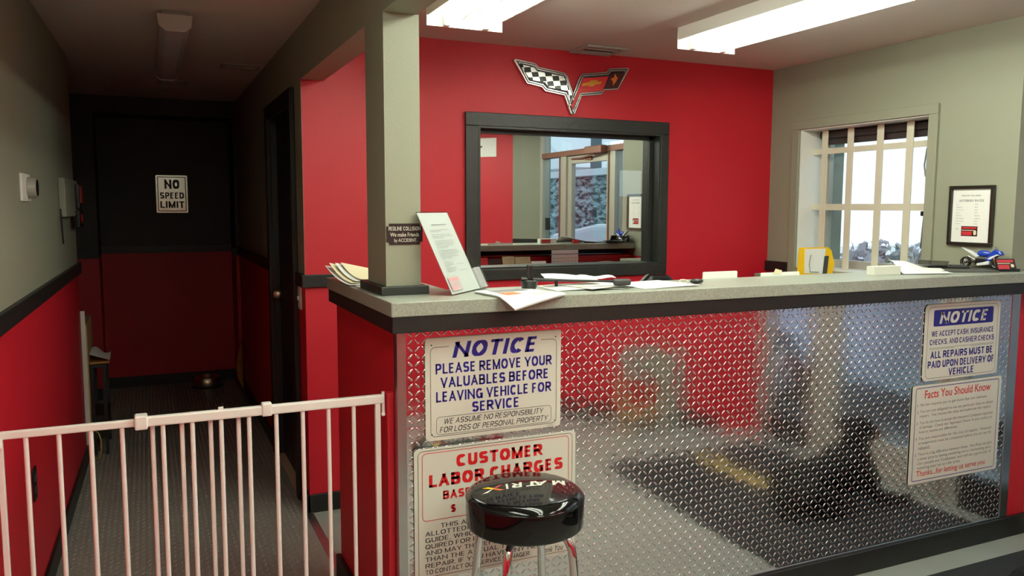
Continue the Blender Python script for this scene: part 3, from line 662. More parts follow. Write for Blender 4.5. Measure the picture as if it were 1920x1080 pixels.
# payment notice
W_, H_ = 0.466, 0.322
s = sign('payment_sign', 'white sign with a blue NOTICE bar about payment, upper right on the tread plate', 2.272, 0.768, W_, H_, 0.022)
mb = MB().plate(rrect(0.050, 0.228, W_-0.046, 0.297, 0.008), E_, -0.0001)
ctext(mb, 'WE ACCEPT CASH, INSURANCE', W_*0.5, 0.385, 0.186, 0.209, E_, t=0.17)
ctext(mb, 'CHECKS, AND CASHIER CHECKS', W_*0.5, 0.400, 0.151, 0.174, E_, t=0.17)
ctext(mb, 'ALL REPAIRS MUST BE', W_*0.5, 0.385, 0.094, 0.124, E_, t=0.2)
ctext(mb, 'PAID UPON DELIVERY OF', W_*0.5, 0.410, 0.0535, 0.0835, E_, t=0.2)
ctext(mb, 'VEHICLE', W_*0.5, 0.155, 0.0155, 0.0455, E_, t=0.2)
link('blue_lettering', mb, 'ink_blue', s, 0, False)
link('white_lettering', ctext(MB(), 'NOTICE', W_*0.5, 0.300, 0.2385, 0.287, E_-0.0006, t=0.21, shear=0.2), 'sign_white', s, 0, False)
mb = MB(); outline(mb, 0.016, 0.010, W_-0.016, H_-0.012, 0.022, 0.0014, E_)
rect(mb, 0.034, 0.1375, W_-0.034, 0.1385, E_)
for k in range(4): rect(mb, W_*0.5-0.03+0.016*k, 0.1335, W_*0.5-0.027+0.016*k, 0.1350, E_)
rect(mb, 0.034, 0.1325, W_*0.5-0.05, 0.1335, E_); rect(mb, W_*0.5+0.05, 0.1325, W_-0.034, 0.1335, E_)
link('border', mb, 'ink_black', s, 0, False)
# facts list
W_, H_ = 0.553, 0.420
s = sign('facts_sign', 'white five-point facts list sign with red heading, lower right on the tread plate', 2.222, 0.333, W_, H_, 0.010)
link('heading', ctext(MB(), 'Facts You Should Know', W_*0.5, 0.410, 0.362, 0.397, E_, bold=0.008), 'ink_red', s, 0, False)
link('closing_line', ctext(MB(), 'Thanks...for letting us serve you', W_*0.47, 0.430, 0.023, 0.055, E_, bold=0.004), 'ink_red', s, 0, False)
link('border', outline(MB(), 0.018, 0.012, W_-0.018, H_-0.010, 0.010, 0.0028, E_), 'ink_blue', s, 0, False)
mb = MB()
FL_ = [(1,'No law requires you to get more than one estimate.',0.415),(2,'You are not obligated to use any particular shop to obtain',0.455),(0,'repairs.  You choose the shop and authorize the repairs.',0.445),
 (3,"You do not have to accept the Insurance Company's appraisal",0.458),(0,"of damage.  Check the 'Appraisal Clause' in your policy on",0.455),(0,'how to resolve any differences.',0.235),
 (4,'You are responsible for the cost of repairs.  Financial',0.452),(0,'arrangements must be completed before the car can be',0.455),(0,'released.',0.072),
 (5,'There is a big difference between shops.  Any Shop can give',0.462),(0,'a lower price by leaving something out or overlooking parts.',0.462),(0,"Our people are 'Craftsmen' and will do a good job of",0.462),(0,'restoring your car at a fair price.',0.265)]
zz = 0.331
for i,(nn,tx,wd) in enumerate(FL_):
    if nn and i: zz -= 0.0085
    text(mb, tx, 0.048, 0.048+wd, zz-0.003, zz+0.0125, E_, bold=0.003)
    if nn: text(mb, '%d.' % nn, 0.030, 0.041, zz, zz+0.0115, E_)
    zz -= 0.0197
link('black_lettering', mb, 'ink_gray', s, 0, False)

# plaque on the column
s = thing('plaque', 'small black plaque with white motto fixed on the gray column', 'sign', (0.0475, 0.2115, 1.3655))
W_, H_ = 0.1165, 0.066; c = 0.009
link('plaque_panel', MB().plate([(c,0),(W_-c,0),(W_-c*0.9,c*0.9),(W_,c),(W_,H_-c),(W_-c*0.9,H_-c*0.9),(W_-c,H_),(c,H_),(c*0.9,H_-c*0.9),(0,H_-c),(0,c),(c*0.9,c*0.9)], 0, 0.0022), 'card_dark', s, 0, False)
mb = MB(); ctext(mb, 'REDLINE COLLISION', W_/2, 0.103, 0.0445, 0.0565, E_, t=0.16); ctext(mb, 'We make Friends', W_/2, 0.093, 0.0255, 0.0375, E_, bold=0.008); ctext(mb, 'by ACCIDENT.', W_/2+0.003, 0.074, 0.0055, 0.0195, E_, bold=0.008)
link('lettering', mb, 'sign_white', s, 0, False)
# sign at the end of the hall
s = thing('speed_sign', 'silver no speed limit sign on the dark end wall of the hall', 'sign', (-0.549, 4.992, 1.431))
W_, H_ = 0.24, 0.306
link('sign_panel', MB().plate(rrect(0,0,W_,H_,0.01), 0, 0.004), 'silver', s, 0, False)
mb = MB(); outline(mb, 0.012, 0.012, W_-0.012, H_-0.012, 0.008, 0.006, E_)
ctext(mb, 'NO', W_/2, 0.118, 0.196, 0.270, E_, t=0.24); ctext(mb, 'SPEED', W_/2, 0.182, 0.116, 0.166, E_, t=0.22); ctext(mb, 'LIMIT', W_/2, 0.182, 0.040, 0.094, E_, t=0.22)
link('lettering', mb, 'ink_black', s, 0, False)

# ------------------------------------------------------------------ emblem on the red wall
OUT = [(1.119,2.235),(1.13,2.244),(1.247,2.229),(1.261,2.212),(1.418,2.194),(1.434,2.178),(1.469,2.089),(1.507,2.178),(1.526,2.197),(1.673,2.215),(1.693,2.235),(1.808,2.248),(1.818,2.238),(1.748,2.125),(1.661,2.115),(1.645,2.092),(1.522,2.076),(1.483,1.984),(1.467,1.975),(1.453,1.982),(1.416,2.073),(1.302,2.088),(1.282,2.108),(1.196,2.121)]
LP = [(1.149,2.217),(1.234,2.206),(1.25,2.188),(1.406,2.173),(1.462,2.073),(1.446,2.044),(1.425,2.098),(1.32,2.109),(1.297,2.133),(1.21,2.141)]
RP = [(1.524,2.17),(1.683,2.191),(1.645,2.112),(1.509,2.09),(1.463,2.001),(1.454,2.02)]
DP = [(1.687,2.193),(1.701,2.209),(1.79,2.219),(1.738,2.133),(1.654,2.124)]
BOW = [(1.522,2.142),(1.563,2.154),(1.57,2.161),(1.611,2.165),(1.611,2.157),(1.64,2.161),(1.629,2.146),(1.595,2.14),(1.587,2.132),(1.558,2.129),(1.557,2.135),(1.516,2.128)]
FLR = [(1.722,2.207),(1.731,2.19),(1.741,2.185),(1.731,2.174),(1.728,2.165),(1.711,2.148),(1.709,2.16),(1.704,2.169),(1.694,2.175),(1.706,2.184),(1.713,2.183)]
OUT2 = [(1.121,2.242)]+OUT[2:11]+[(1.816,2.247)]+OUT[13:17]+[(1.469,1.958)]+OUT[20:]
e = thing('wall_emblem', 'silver V-shaped crossed-flags emblem on the red wall above the black window', 'emblem', (1.467, YB, 1.975))
y = YB-0.0005
link('emblem_rim', MB().plate(OUT, y-0.016, y), 'silver', e, 0.003)
link('emblem_groove', MB().plate(inset(OUT2,0.007), y-0.0175, y-0.016), 'ink_black', e)
link('emblem_inner_rim', MB().plate(inset(OUT2,0.012), y-0.0195, y-0.0176), 'silver', e)
link('emblem_field', MB().plate(inset(OUT2,0.0165), y-0.0205, y-0.0196), 'ink_black', e)
link('checkered_flag', MB().plate(LP, y-0.0235, y-0.0206), 'checker', e, 0.001)
rf = link('red_flag', MB().plate(RP, y-0.0235, y-0.0206), 'flag_red', e, 0.001)
link('gold_device', MB().plate(BOW, y-0.0255, y-0.0236), 'gold', rf)
df = link('dark_flag', MB().plate(DP, y-0.0235, y-0.0206), 'flag_dark', e, 0.001)
link('lily', MB().plate(FLR, y-0.0255, y-0.0236).plate([(1.707,2.152),(1.711,2.142),(1.716,2.152)], y-0.0255, y-0.0236), 'orange', df)
link('emblem_spine', MB().tube([(1.469,y-0.021,2.089),(1.442,y-0.021,2.016)], 0.003), 'silver', e)

# ------------------------------------------------------------------ lights and vents on the ceilings
def strip_light(name, label, x0, x1, ya, yb, lit, group):
    f = thing(name, label, 'light fixture', ((x0+x1)/2, (ya+yb)/2, H), group=group)
    xc = (x0+x1)/2; w = x1-x0
    # shallow channel with sloped reflector wings and a raised spine
    prof = [(x0,2.252),(x0,H-0.001),(x1,H-0.001),(x1,2.252),(x1-0.006,2.252),(x1-0.02,H-0.03),(xc+0.045,H-0.03),(xc+0.03,2.252),(xc-0.03,2.252),(xc-0.045,H-0.03),(x0+0.02,H-0.03),(x0+0.006,2.252)]
    m = MB().plate(prof, ya+0.004, yb-0.004); link('housing', m, 'white_metal', f)
    for yy in (ya, yb-0.0035):
        link('end_plate', MB().plate([(x0-0.004,2.212),(x1+0.004,2.212),(x1+0.004,H-0.001),(x0-0.004,H-0.001)], yy, yy+0.0035), 'white_metal', f)
    for k in (-1, 1):
        xx = xc+k*0.085; tz = 2.237
        link('tube', MB().cyl((xx,ya+0.05,tz),(xx,yb-0.05,tz),0.019,n=18), 'tube_light', f)
        for yy in (ya+0.0037, yb-0.034): link('lamp_holder', MB().box(xx-0.014,yy,2.212,xx+0.014,yy+0.03,2.268), 'white_metal', f, 0.004)
    link('ballast_wire', MB().tube([(xc-0.02,yb-0.02,2.243),(xc-0.05,yb-0.16,2.235),(xc+0.0,yb-0.34,2.243),(xc+0.01,yb-0.7,2.247)], 0.004), 'cable_gray', f)
    return f
strip_light('fluorescent_light', 'lit fluorescent strip light on the ceiling beside the beam', 0.434, 0.758, -1.47, 0.955, True, 'lit ceiling strip lights')
strip_light('fluorescent_light', 'lit fluorescent strip light nearer the barred window, right of the other one', 1.634, 1.955, -1.47, 0.925, True, 'lit ceiling strip lights')
strip_light('fluorescent_light', 'short lit strip light over the front room, in line with the one by the beam', 0.434, 0.758, -2.95, -1.60, True, 'lit ceiling strip lights')
strip_light('fluorescent_light', 'short lit strip light over the front room nearest the angled red wall', 1.40, 1.72, -2.7, -1.60, True, 'lit ceiling strip lights')
strip_light('fluorescent_light', 'unseen strip light added over the front room to brighten the left wall', -0.62, -0.30, -2.3, -0.5, True, 'lit ceiling strip lights')  # unseen lamp added to lift the left wall, gate and hall floor
f = thing('hall_light', 'unlit wraparound light fixture on the dim hall ceiling', 'light fixture', (-0.49, 2.2, H))
link('lens', MB().plate([(-0.55,H-0.02),(-0.545,2.245),(-0.52,2.226),(-0.45,2.226),(-0.425,2.245),(-0.42,H-0.02)], 1.57, 3.02), 'lens', f, 0.004)
link('mount', MB().box(-0.535, 1.58, H-0.0199, -0.435, 3.0, H-0.001), 'fixture_unlit', f)
for yy in (1.555, 3.0205): link('end_cap', MB().plate([(-0.556,H-0.018),(-0.55,2.242),(-0.522,2.220),(-0.448,2.220),(-0.42,2.242),(-0.414,H-0.018)], yy, yy+0.0145), 'fixture_unlit', f, 0.003)
def vent(label, x0, y0, x1, y1, n, group=None):
    v = thing('ceiling_vent', label, 'vent', ((x0+x1)/2,(y0+y1)/2,H))
    mb = MB(); b = 0.028
    for a in ((x0,y0,x1,y0+b),(x0,y1-b,x1,y1),(x0,y0+b,x0+b,y1-b),(x1-b,y0+b,x1,y1-b)): mb.box(a[0],a[1],H-0.012,a[2],a[3],H-0.001)
    link('vent_frame', mb, 'vent_gray', v, 0.003)
    link('vent_shade_sheet', MB().box(x0+b,y0+b,H-0.003,x1-b,y1-b,H-0.0012), 'vent_shade', v)  # thin sheet coloured near black for the shade inside the vent
    for i in range(n):
        yy = y0+b+(y1-y0-2*b)*(i+0.5)/n
        link('slat', MB().add([(x0+b,yy-0.004,H-0.004),(x1-b,yy-0.004,H-0.004),(x1-b,yy+0.004,H-0.011),(x0+b,yy+0.004,H-0.011)],[(0,1,2,3)]).add([(x0+b,yy-0.004,H-0.0055),(x1-b,yy-0.004,H-0.0055),(x1-b,yy+0.004,H-0.0125),(x0+b,yy+0.004,H-0.0125)],[(3,2,1,0)]), 'vent_gray', v)
vent('louvred ceiling vent near the red wall above the emblem', 1.445, 1.43, 1.69, 1.632, 2)
vent('dim ceiling vent in the hall by the right-hand wall', -0.20, 2.76, 0.02, 2.92, 4)
vent('dim ceiling vent far down the hall beyond the unlit light', -0.53, 3.55, -0.34, 3.75, 4)

# ------------------------------------------------------------------ hall wall fittings and hall things
def on_left(y, z, name, label, cat):
    a = -math.atan(0.0195)
    return thing(name, label, cat, (xl(y), y, z), (0,0,PI/2+a))        # local x runs towards the camera's far side, front is -y
t = on_left(1.22, 1.55, 'thermostat', 'round dial thermostat on a white plate on the left gray wall', 'thermostat')
link('back_plate', MB().plate(rrect(-0.095,-0.05,0.095,0.05,0.004), -0.008, -0.0003), 'white_metal', t, 0.001, False)
link('dial', MB().lathe([(0,-0.038),(0.034,-0.038),(0.038,-0.034),(0.040,-0.0085)], (0.035,0,0), 36, 0, 'y'), 'dial_gray', t, 0, False)
link('dial_face', MB().lathe([(0,-0.0395),(0.030,-0.0395),(0.032,-0.0381)], (0.035,0,0), 36, 0, 'y'), 'screen_black', t, 0, False)
t = on_left(2.55, 1.33, 'panel_box', 'pale slim box with a cord hanging on the dim left wall', 'wall box')
link('box_body', MB().box(-0.30,-0.03,0.10,0.30,-0.0003,0.29), 'gray_paint', t, 0.004, False)
link('cord', MB().tube([(-0.33,-0.01,0.14),(-0.335,-0.012,0.05),(-0.31,-0.012,-0.03)], 0.004), 'plastic_black', t, 0, False)
t = on_left(2.80, 1.50, 'alarm_box', 'dark box with a red face, upper of two on the far left wall', 'alarm box')
link('box_body', MB().box(-0.10,-0.05,-0.03,0.08,-0.0302,0.10), 'plastic_black', t, 0.004, False)
link('red_face', MB().box(-0.06,-0.055,0.0,0.07,-0.0501,0.09), 'red_plastic', t, 0.002, False)
t = on_left(2.80, 1.38, 'alarm_box', 'dark box with a red button, lower of two on the far left wall', 'alarm box')
link('box_body', MB().box(-0.12,-0.05,-0.01,0.08,-0.0302,0.08), 'plastic_black', t, 0.004, False)
link('red_button', MB().lathe([(0,-0.056),(0.022,-0.056),(0.026,-0.0501)], (-0.02,0,0.035), 20, 0, 'y'), 'red_plastic', t, 0, False)
t = on_left(1.06, 0.485, 'wall_outlet', 'black outlet plate low on the red left wall behind the gate', 'outlet')
link('cover_plate', MB().plate(rrect(-0.035,-0.058,0.035,0.058,0.004), -0.006, -0.0003), 'plastic_black', t, 0.001, False)
link('socket', MB().plate(rrect(-0.016,0.008,0.016,0.036,0.006), -0.008, -0.0061), 'plastic_gray', t, 0, False)
link('socket', MB().plate(rrect(-0.016,-0.036,0.016,-0.008,0.006), -0.008, -0.0061), 'plastic_gray', t, 0, False)
t = thing('light_switch', 'white light switch on the hall wall corner beside the dark doorway', 'light switch', (0.045, 1.765, 1.03))
link('cover_plate', MB().box(0.037,1.73,0.985,0.0447,1.80,1.098), 'white_metal', t, 0.002)
link('toggle', MB().box(0.028,1.76,1.03,0.0369,1.77,1.05), 'white_metal', t, 0.001)
t = thing('leaning_panel', 'pale-edged board standing upright at the far end of the left wall', 'board', (-0.965, 3.03, 0.0045))
link('board', MB().box(-0.995,3.0,0.0045,-0.968,3.45,0.80), 'wood_pale', t)
link('edge_band', MB().box(-0.997,2.992,0.0045,-0.974,2.9995,0.88), 'white_metal', t, 0.001)
t = thing('side_table', 'narrow dark side table behind the pale board in the hall', 'table', (-0.93, 3.2, 0.0045))
link('table_top', MB().box(-0.967,3.05,0.53,-0.875,3.42,0.55), 'dark_door', t, 0.002)
for xx, yy in ((-0.96,3.06),(-0.895,3.06),(-0.96,3.40),(-0.895,3.40)): link('leg', MB().box(xx-0.006,yy-0.006,0.0045,xx+0.012,yy+0.012,0.53), 'dark_door', t)
link('shelf', MB().box(-0.965,3.07,0.10,-0.88,3.40,0.24), 'dark_door', t)
def sheet(name, label, cat, pts, m='paper', group=None, thick=0.0012, nu=8):
    """a loose leaf: four corners and a sag/curl function baked into a thin two-sided mesh"""
    a, b, c, d, curl = pts
    A, B, C_, D_ = map(Vector, (a,b,c,d)); vs = []; n = nu
    for j in range(n+1):
        for i in range(n+1):
            u, v = i/n, j/n; p = A*(1-u)*(1-v)+B*u*(1-v)+C_*u*v+D_*(1-u)*v
            vs.append((p.x, p.y, p.z+curl(u,v)))
    N = (n+1)**2; fs = [(j*(n+1)+i, j*(n+1)+i+1, (j+1)*(n+1)+i+1, (j+1)*(n+1)+i) for j in range(n) for i in range(n)]
    mb = MB().add(vs, fs, 0, True).add([(x,y,z-thick) for x,y,z in vs], [f[::-1] for f in fs], 0, True)
    k = n+1; ring = [i for i in range(k)]+[j*k+n for j in range(1,k)]+[n*k+i for i in range(n-1,-1,-1)]+[j*k for j in range(n-1,0,-1)]
    mb.add([vs[r] for r in ring]+[(vs[r][0],vs[r][1],vs[r][2]-thick) for r in ring], [(i,len(ring)+i,len(ring)+(i+1)%len(ring),(i+1)%len(ring)) for i in range(len(ring))])
    o = link(name, mb, m); return tag(o, label, cat, group) if label else o
sheet('paper_sheet', 'white crumpled sheet jutting off the side table in the hall', 'paper', ((-0.965,3.06,0.615),(-0.86,3.08,0.572),(-0.86,3.32,0.575),(-0.965,3.32,0.615), lambda u,v: 0.012*math.sin(7*u)*v))
tag(link('envelope', MB().box(-0.966,3.08,0.5505,-0.862,3.34,0.561), 'manila', bevel=0.002), 'tan envelope on the side table in the hall under the white sheet', 'envelope')
tag(link('cord_loop', MB().tube([(-0.965,2.94,0.012)]+[(-0.945+0.03*math.sin(q/10*2*PI),2.9,0.105+0.09*math.cos(q/10*2*PI)*-1) for q in range(1,8)], 0.0035), 'cable_yellow'), 'thin yellow cord curling at the foot of the left wall', 'cord')
mb = MB().tube([(0.018,4.43,0.07),(0.008,4.42,0.16),(0.0,4.42,0.26),(0.012,4.42,0.36),(0.02,4.43,0.42)], [0.006,0.018,0.022,0.016,0.004], 10); 
tag(link('snack_bag', MB().add([(0.028,4.36,0.02),(-0.012,4.40,0.12),(-0.03,4.40,0.21),(-0.006,4.42,0.30),(0.027,4.46,0.43),(0.027,4.56,0.42),(0.02,4.56,0.02),(0.027,4.40,0.05)], [(0,1,7),(1,2,3,7),(3,4,7),(1,0,6),(1,6,2),(2,6,5,3),(3,5,4),(4,5,6,0,7)]), 'foil_gold'), 'crumpled gold foil bag hanging at the far right wall of the hall', 'bag')
b = thing('dog_bowl', 'steel dog bowl on the tread floor at the end of the hall', 'bowl', (-0.22,4.78,0.006))
link('bowl', MB().lathe([(0.0,0.0),(0.112,0.0),(0.118,0.004),(0.098,0.078),(0.094,0.082),(0.090,0.078),(0.080,0.02),(0,0.014)], (-0.22,4.78,0.0065), 40), 'steel', b)
link('rubber_ring', MB().lathe([(0.105,0),(0.12,0),(0.122,0.006),(0.118,0.010)], (-0.22,4.78,0.0048), 40), 'rubber_black', b)

# ------------------------------------------------------------------ safety gate across the hall
g = thing('safety_gate', 'white metal pressure-fit safety gate across the hall entrance', 'gate', (-0.49, 0.12, 0))
GY = 0.12
link('top_rail', MB().box(-0.99, GY+0.004, 0.892, -0.66, GY+0.020, 0.912), 'white_enamel', g, 0.003)
link('top_rail', MB().box(-0.675, GY-0.014, 0.893, 0.006, GY+0.006, 0.920), 'white_enamel', g, 0.004)
link('bottom_rail', MB().box(-0.99, GY+0.004, 0.075, -0.37, GY+0.020, 0.095), 'white_enamel', g, 0.003)
link('bottom_rail', MB().box(-0.62, GY-0.014, 0.075, 0.006, GY+0.003, 0.098), 'white_enamel', g, 0.004)
for i in range(8): link('bar', MB().cyl((-0.931+0.0742*i,GY+0.012,0.09),(-0.931+0.0742*i,GY+0.012,0.895),0.0062,n=12), 'white_enamel', g)
for i in range(8): link('bar', MB().cyl((-0.608+0.0745*i,GY-0.004,0.09),(-0.608+0.0745*i,GY-0.004,0.897),0.0062,n=12), 'white_enamel', g)
link('end_post', MB().box(-0.022,GY-0.012,0.06,-0.006,GY+0.004,0.897), 'white_enamel', g, 0.002)
link('end_post', MB().box(-0.995,GY+0.003,0.06,-0.981,GY+0.019,0.895), 'white_enamel', g, 0.002)
link('rail_clip', MB().box(-0.677,GY-0.018,0.887,-0.645,GY+0.022,0.925), 'white_enamel', g, 0.004)
link('rail_clip', MB().box(-0.350,GY-0.018,0.890,-0.322,GY+0.010,0.928), 'white_enamel', g, 0.004)
link('rail_stop', MB().box(-0.466,GY-0.008,0.920,-0.452,GY+0.002,0.927), 'white_enamel', g, 0.001)
link('hinge_pin', MB().cyl((0.004,GY-0.004,0.855),(0.004,GY-0.004,0.928),0.005).ball((0.004,GY-0.004,0.858),0.007), 'white_enamel', g)
link('wall_spindle', MB().tube([(-0.99,GY+0.012,0.902),(-1.03,GY+0.012,0.902)], 0.006).cyl((-1.032,GY+0.012,0.902),(-1.048,GY+0.012,0.902),0.018), 'white_enamel', g)
link('spindle_knob', MB().cyl((-0.985,GY-0.006,0.875),(-0.985,GY-0.006,0.9),0.006), 'white_enamel', g)
link('wall_strip', MB().box(0.013,GY-0.020,0.096,0.0335,GY+0.012,0.925), 'reflected_red', g, 0.002)  # the red reflected in the strip is put into its colour
# ------------------------------------------------------------------ bar stool
SX, SY, SZ = 0.335, -0.19, 0.575
st = thing('bar_stool', 'round black vinyl bar stool with chrome legs in front of the tread plate', 'stool', (SX, SY, 0))
dome = lambda r: SZ+0.103+0.012*(1-(r/0.150)**2)
prof = [(0.0,SZ),(0.162,SZ),(0.167,SZ+0.003),(0.170,SZ+0.010),(0.1705,SZ+0.045),(0.1705,SZ+0.078),(0.1695,SZ+0.084),(0.166,SZ+0.091),(0.160,SZ+0.097),(0.150,SZ+0.103)]
prof += [(r, dome(r)) for r in (0.14,0.12,0.10,0.08,0.06,0.04,0.02,0.0)]
link('seat', MB().lathe(prof, (SX,SY,0), 96), 'vinyl_black', st)
link('seat_seam', MB().lathe([(0.1690,SZ+0.0855),(0.1716,SZ+0.083),(0.1700,SZ+0.0795)], (SX,SY,0), 96), 'vinyl_black', st)
# printed name on the seat, reading the right way from the counter side
def on_seat(mb):
    th = math.radians(172); c, s = math.cos(th), math.sin(th); out = []
    for x, y, z in mb.v:
        X, Y = x, z; px, py = c*X-s*Y, s*X+c*Y; out.append((SX+px, SY+py, dome(math.hypot(px,py))+0.0007))
    mb.v = out; return mb
mb = MB()
for ch, u, wd in (('M',-0.128,0.052),('A',-0.074,0.044),('T',-0.034,0.036),('R',0.004,0.038),('I',0.046,0.015)):
    text(mb, ch, u, u+wd, -0.020, 0.018, 0, t=0.2, shear=0.25)
link('seat_lettering', on_seat(mb), 'sign_white', st)
fr = MB()
def strips(poly, mi):
    (a,b,c,d) = poly; vs = []
    for i in range(7):
        t = i/6; vs += [(a[0]+(d[0]-a[0])*t,0,a[1]+(d[1]-a[1])*t),(b[0]+(c[0]-b[0])*t,0,b[1]+(c[1]-b[1])*t)]
    fr.add(vs, [(2*i,2*i+1,2*i+3,2*i+2) for i in range(6)], mi)
strips([(0.066,0.019),(0.082,0.019),(0.098,0.001),(0.090,-0.002)], 0); strips([(0.090,-0.002),(0.098,0.001),(0.122,-0.021),(0.104,-0.021)], 1)
strips([(0.116,0.020),(0.132,0.020),(0.100,0.001),(0.093,-0.002)], 2); strips([(0.086,0.001),(0.093,-0.003),(0.074,-0.021),(0.058,-0.021)], 3)
link('seat_logo', on_seat(fr), ['orange','plastic_yellow','sign_white','red_plastic'], st)
for k in range(4):
    a = math.radians(45+90*k); ca, sa = math.cos(a), math.sin(a)
    pts = [(0.02,SZ-0.012),(0.07,SZ-0.012),(0.105,SZ-0.016),(0.128,SZ-0.030),(0.141,SZ-0.055),(0.146,SZ-0.09),(0.165,0.28),(0.18,0.008)]
    lg = link('leg', MB().tube([(SX+r*ca,SY+r*sa,z) for r,z in pts], 0.0125, 16), 'chrome', st)
    link('foot', MB().cyl((SX+0.1805*ca,SY+0.1805*sa,0),(SX+0.1802*ca,SY+0.1802*sa,0.03),0.015,n=16), 'rubber_black', lg)
link('foot_ring', MB().tube([(SX+0.168*math.cos(2*PI*i/40),SY+0.168*math.sin(2*PI*i/40),0.22) for i in range(41)], 0.010, 10), 'chrome', st)
link('seat_plate', MB().lathe([(0,SZ-0.003),(0.11,SZ-0.003),(0.11,SZ-0.0005),(0,SZ-0.0005)], (SX,SY,0), 40), 'plastic_black', st)

# ------------------------------------------------------------------ things on the counter, left to right
Z = ZC+0.0004
sheet('brochure', 'white leaflet with its end curled up, lowest of the heap behind the gray column', 'brochure', ((0.02,0.47,Z+.0015),(0.15,0.47,Z+.0015),(0.15,0.70,Z+.0015),(0.02,0.72,Z+.0015), lambda u,v: 0.0), 'paper', 'leaflets behind the column')
for i,(a,y0,y1,h) in enumerate(((0.0,0.52,0.88,0.044),(0.012,0.54,0.86,0.050),(0.03,0.55,0.84,0.046),(0.05,0.56,0.83,0.042))):
    zb = Z+0.005+0.005*i
    sheet('brochure', ['pale leaflet curling up over the counter edge behind the gray column','thin leaflet curling highest in the heap behind the gray column','leaflet tucked third in the heap behind the gray column','topmost leaflet of the heap behind the gray column'][i], 'brochure',
      ((a,y0,zb),(a+0.13,y0,zb),(a+0.13,y1,zb),(a-0.01,y1,zb), lambda u,v,h=h: h*v**2.2*(1-0.75*u)), 'paper' if i%2==0 else 'paper_cream', 'leaflets behind the column')
tag(link('folded_note', MB().box(0.1775,0.39,Z,0.20,0.42,Z+0.018), 'paper_cream', bevel=0.001), 'tiny cream folded note at the right foot of the gray column', 'note')
# acrylic sign holder with a letter and a side pocket
h = thing('sign_holder', 'slanted clear sign holder with a printed letter beside the gray column', 'sign holder', (0.224, 0.101, Z), (0,0,math.radians(44)))
ph = math.radians(26); Wd, Hd = 0.216, 0.285
def lean(mb):
    mb.v = [(x, y*math.cos(ph)+z*math.sin(ph), z*math.cos(ph)-y*math.sin(ph)+0.002) for x,y,z in mb.v]; return mb
link('letter_page', lean(MB().box(0.002,0.0012,0.003,Wd-0.002,0.0018,Hd-0.004)), 'paper', h, 0, False)
link('acrylic_front', lean(MB().box(0,-0.001,0,Wd,0.0008,Hd)), 'acrylic', h, 0, False)
link('acrylic_back', lean(MB().box(0,0.0022,0,Wd,0.004,Hd)), 'acrylic', h, 0, False)
link('acrylic_foot', MB().box(0,0.0,0.0,Wd,0.075,0.0018), 'acrylic', h, 0, False)
mb = MB(); rnd = random.Random(11)
rect(mb, 0.06, Hd-0.048, 0.165, Hd-0.0455, -0.0012)
zz = Hd-0.066
for blk in (2,3,5,6):
    for k in range(blk):
        rect(mb, 0.032, zz, 0.032+0.15*(0.75+0.25*rnd.random() if k < blk-1 else 0.5), zz+0.0011, -0.0012); zz -= 0.0056
    zz -= 0.005
for k in range(7): rect(mb, 0.032, zz-0.0056*k, 0.032+0.07*(0.6+0.4*rnd.random()), zz-0.0056*k+0.0011, -0.0012)
rect(mb, 0.115, zz-0.012, 0.175, zz-0.0112, -0.0012); rect(mb, 0.115, zz-0.034, 0.175, zz-0.0332, -0.0012)
link('printed_lines', lean(mb), 'ink_gray', h, 0, False)
mb = MB(); rect(mb, 0.012, 0.012, 0.086, 0.058, -0.0014); link('business_card', lean(mb), 'card_pale', h, 0, False)
mb = MB(); rect(mb, 0.015, 0.045, 0.083, 0.054, -0.0018); rect(mb, 0.015, 0.03, 0.06, 0.033, -0.0018); rect(mb, 0.015, 0.016, 0.05, 0.024, -0.0018); link('card_print', lean(mb), 'card_print', h, 0, False)
mb = MB(); mb.box(Wd-0.005,-0.012,0.0,Wd+0.045,-0.0105,0.105); mb.box(Wd-0.005,0.0042,0.0,Wd+0.045,0.0055,0.135); mb.box(Wd+0.0435,-0.0104,0.0,Wd+0.045,0.0041,0.105); mb.box(Wd-0.005,-0.0104,0.0,Wd+0.0434,0.0041,0.0015)
link('card_pocket', lean(mb), 'acrylic', h, 0, False)
link('pocket_cards', lean(MB().box(Wd+0.0,-0.008,0.002,Wd+0.042,0.003,0.075)), 'fixture_unlit', h, 0, False)
# magazine drooping over the counter edge
def droop(pA, pB, pC, pD, n=14, lift=0.0):
    A, B, C_, D_ = map(Vector, (pA,pB,pC,pD)); vs = []
    for j in range(n+1):
        for i in range(n+1):
            u, v = i/n, j/n; p = A*(1-u)*(1-v)+B*u*(1-v)+C_*u*v+D_*(1-u)*v
            d = max(0.0, -0.006-p.y); z = ZC+lift - d*0.22 - d*d*1.0
            vs.append((p.x, p.y, z))
    return vs, [(j*(n+1)+i, j*(n+1)+i+1, (j+1)*(n+1)+i+1, (j+1)*(n+1)+i) for j in range(n) for i in range(n)]
mg = thing('magazine', 'open white magazine drooping over the front edge of the countertop', 'magazine', (0.42, 0.06, ZC))
q = ((0.345,-0.098,0),(0.56,-0.010,0),(0.505,0.185,0),(0.315,0.150,0))
for nm, lf, dx in (('lower_pages',0.0012,0.0),('cover_page',0.0055,-0.004)):
    vs, fs = droop(*[(a+dx,b+dx,c) for a,b,c in q], lift=lf+0.002)
    mb = MB().add(vs, fs, 0, True).add([(x,y,z-0.0022) for x,y,z in vs], [f[::-1] for f in fs], 0, True)
    k = 15; ring = [i for i in range(k)]+[j*k+14 for j in range(1,k)]+[14*k+i for i in range(13,-1,-1)]+[j*k for j in range(13,0,-1)]
    mb.add([vs[r] for r in ring]+[(vs[r][0],vs[r][1],vs[r][2]-0.0022) for r in ring], [(i,len(ring)+i,len(ring)+(i+1)%len(ring),(i+1)%len(ring)) for i in range(len(ring))])
    link(nm, mb, 'paper', mg)
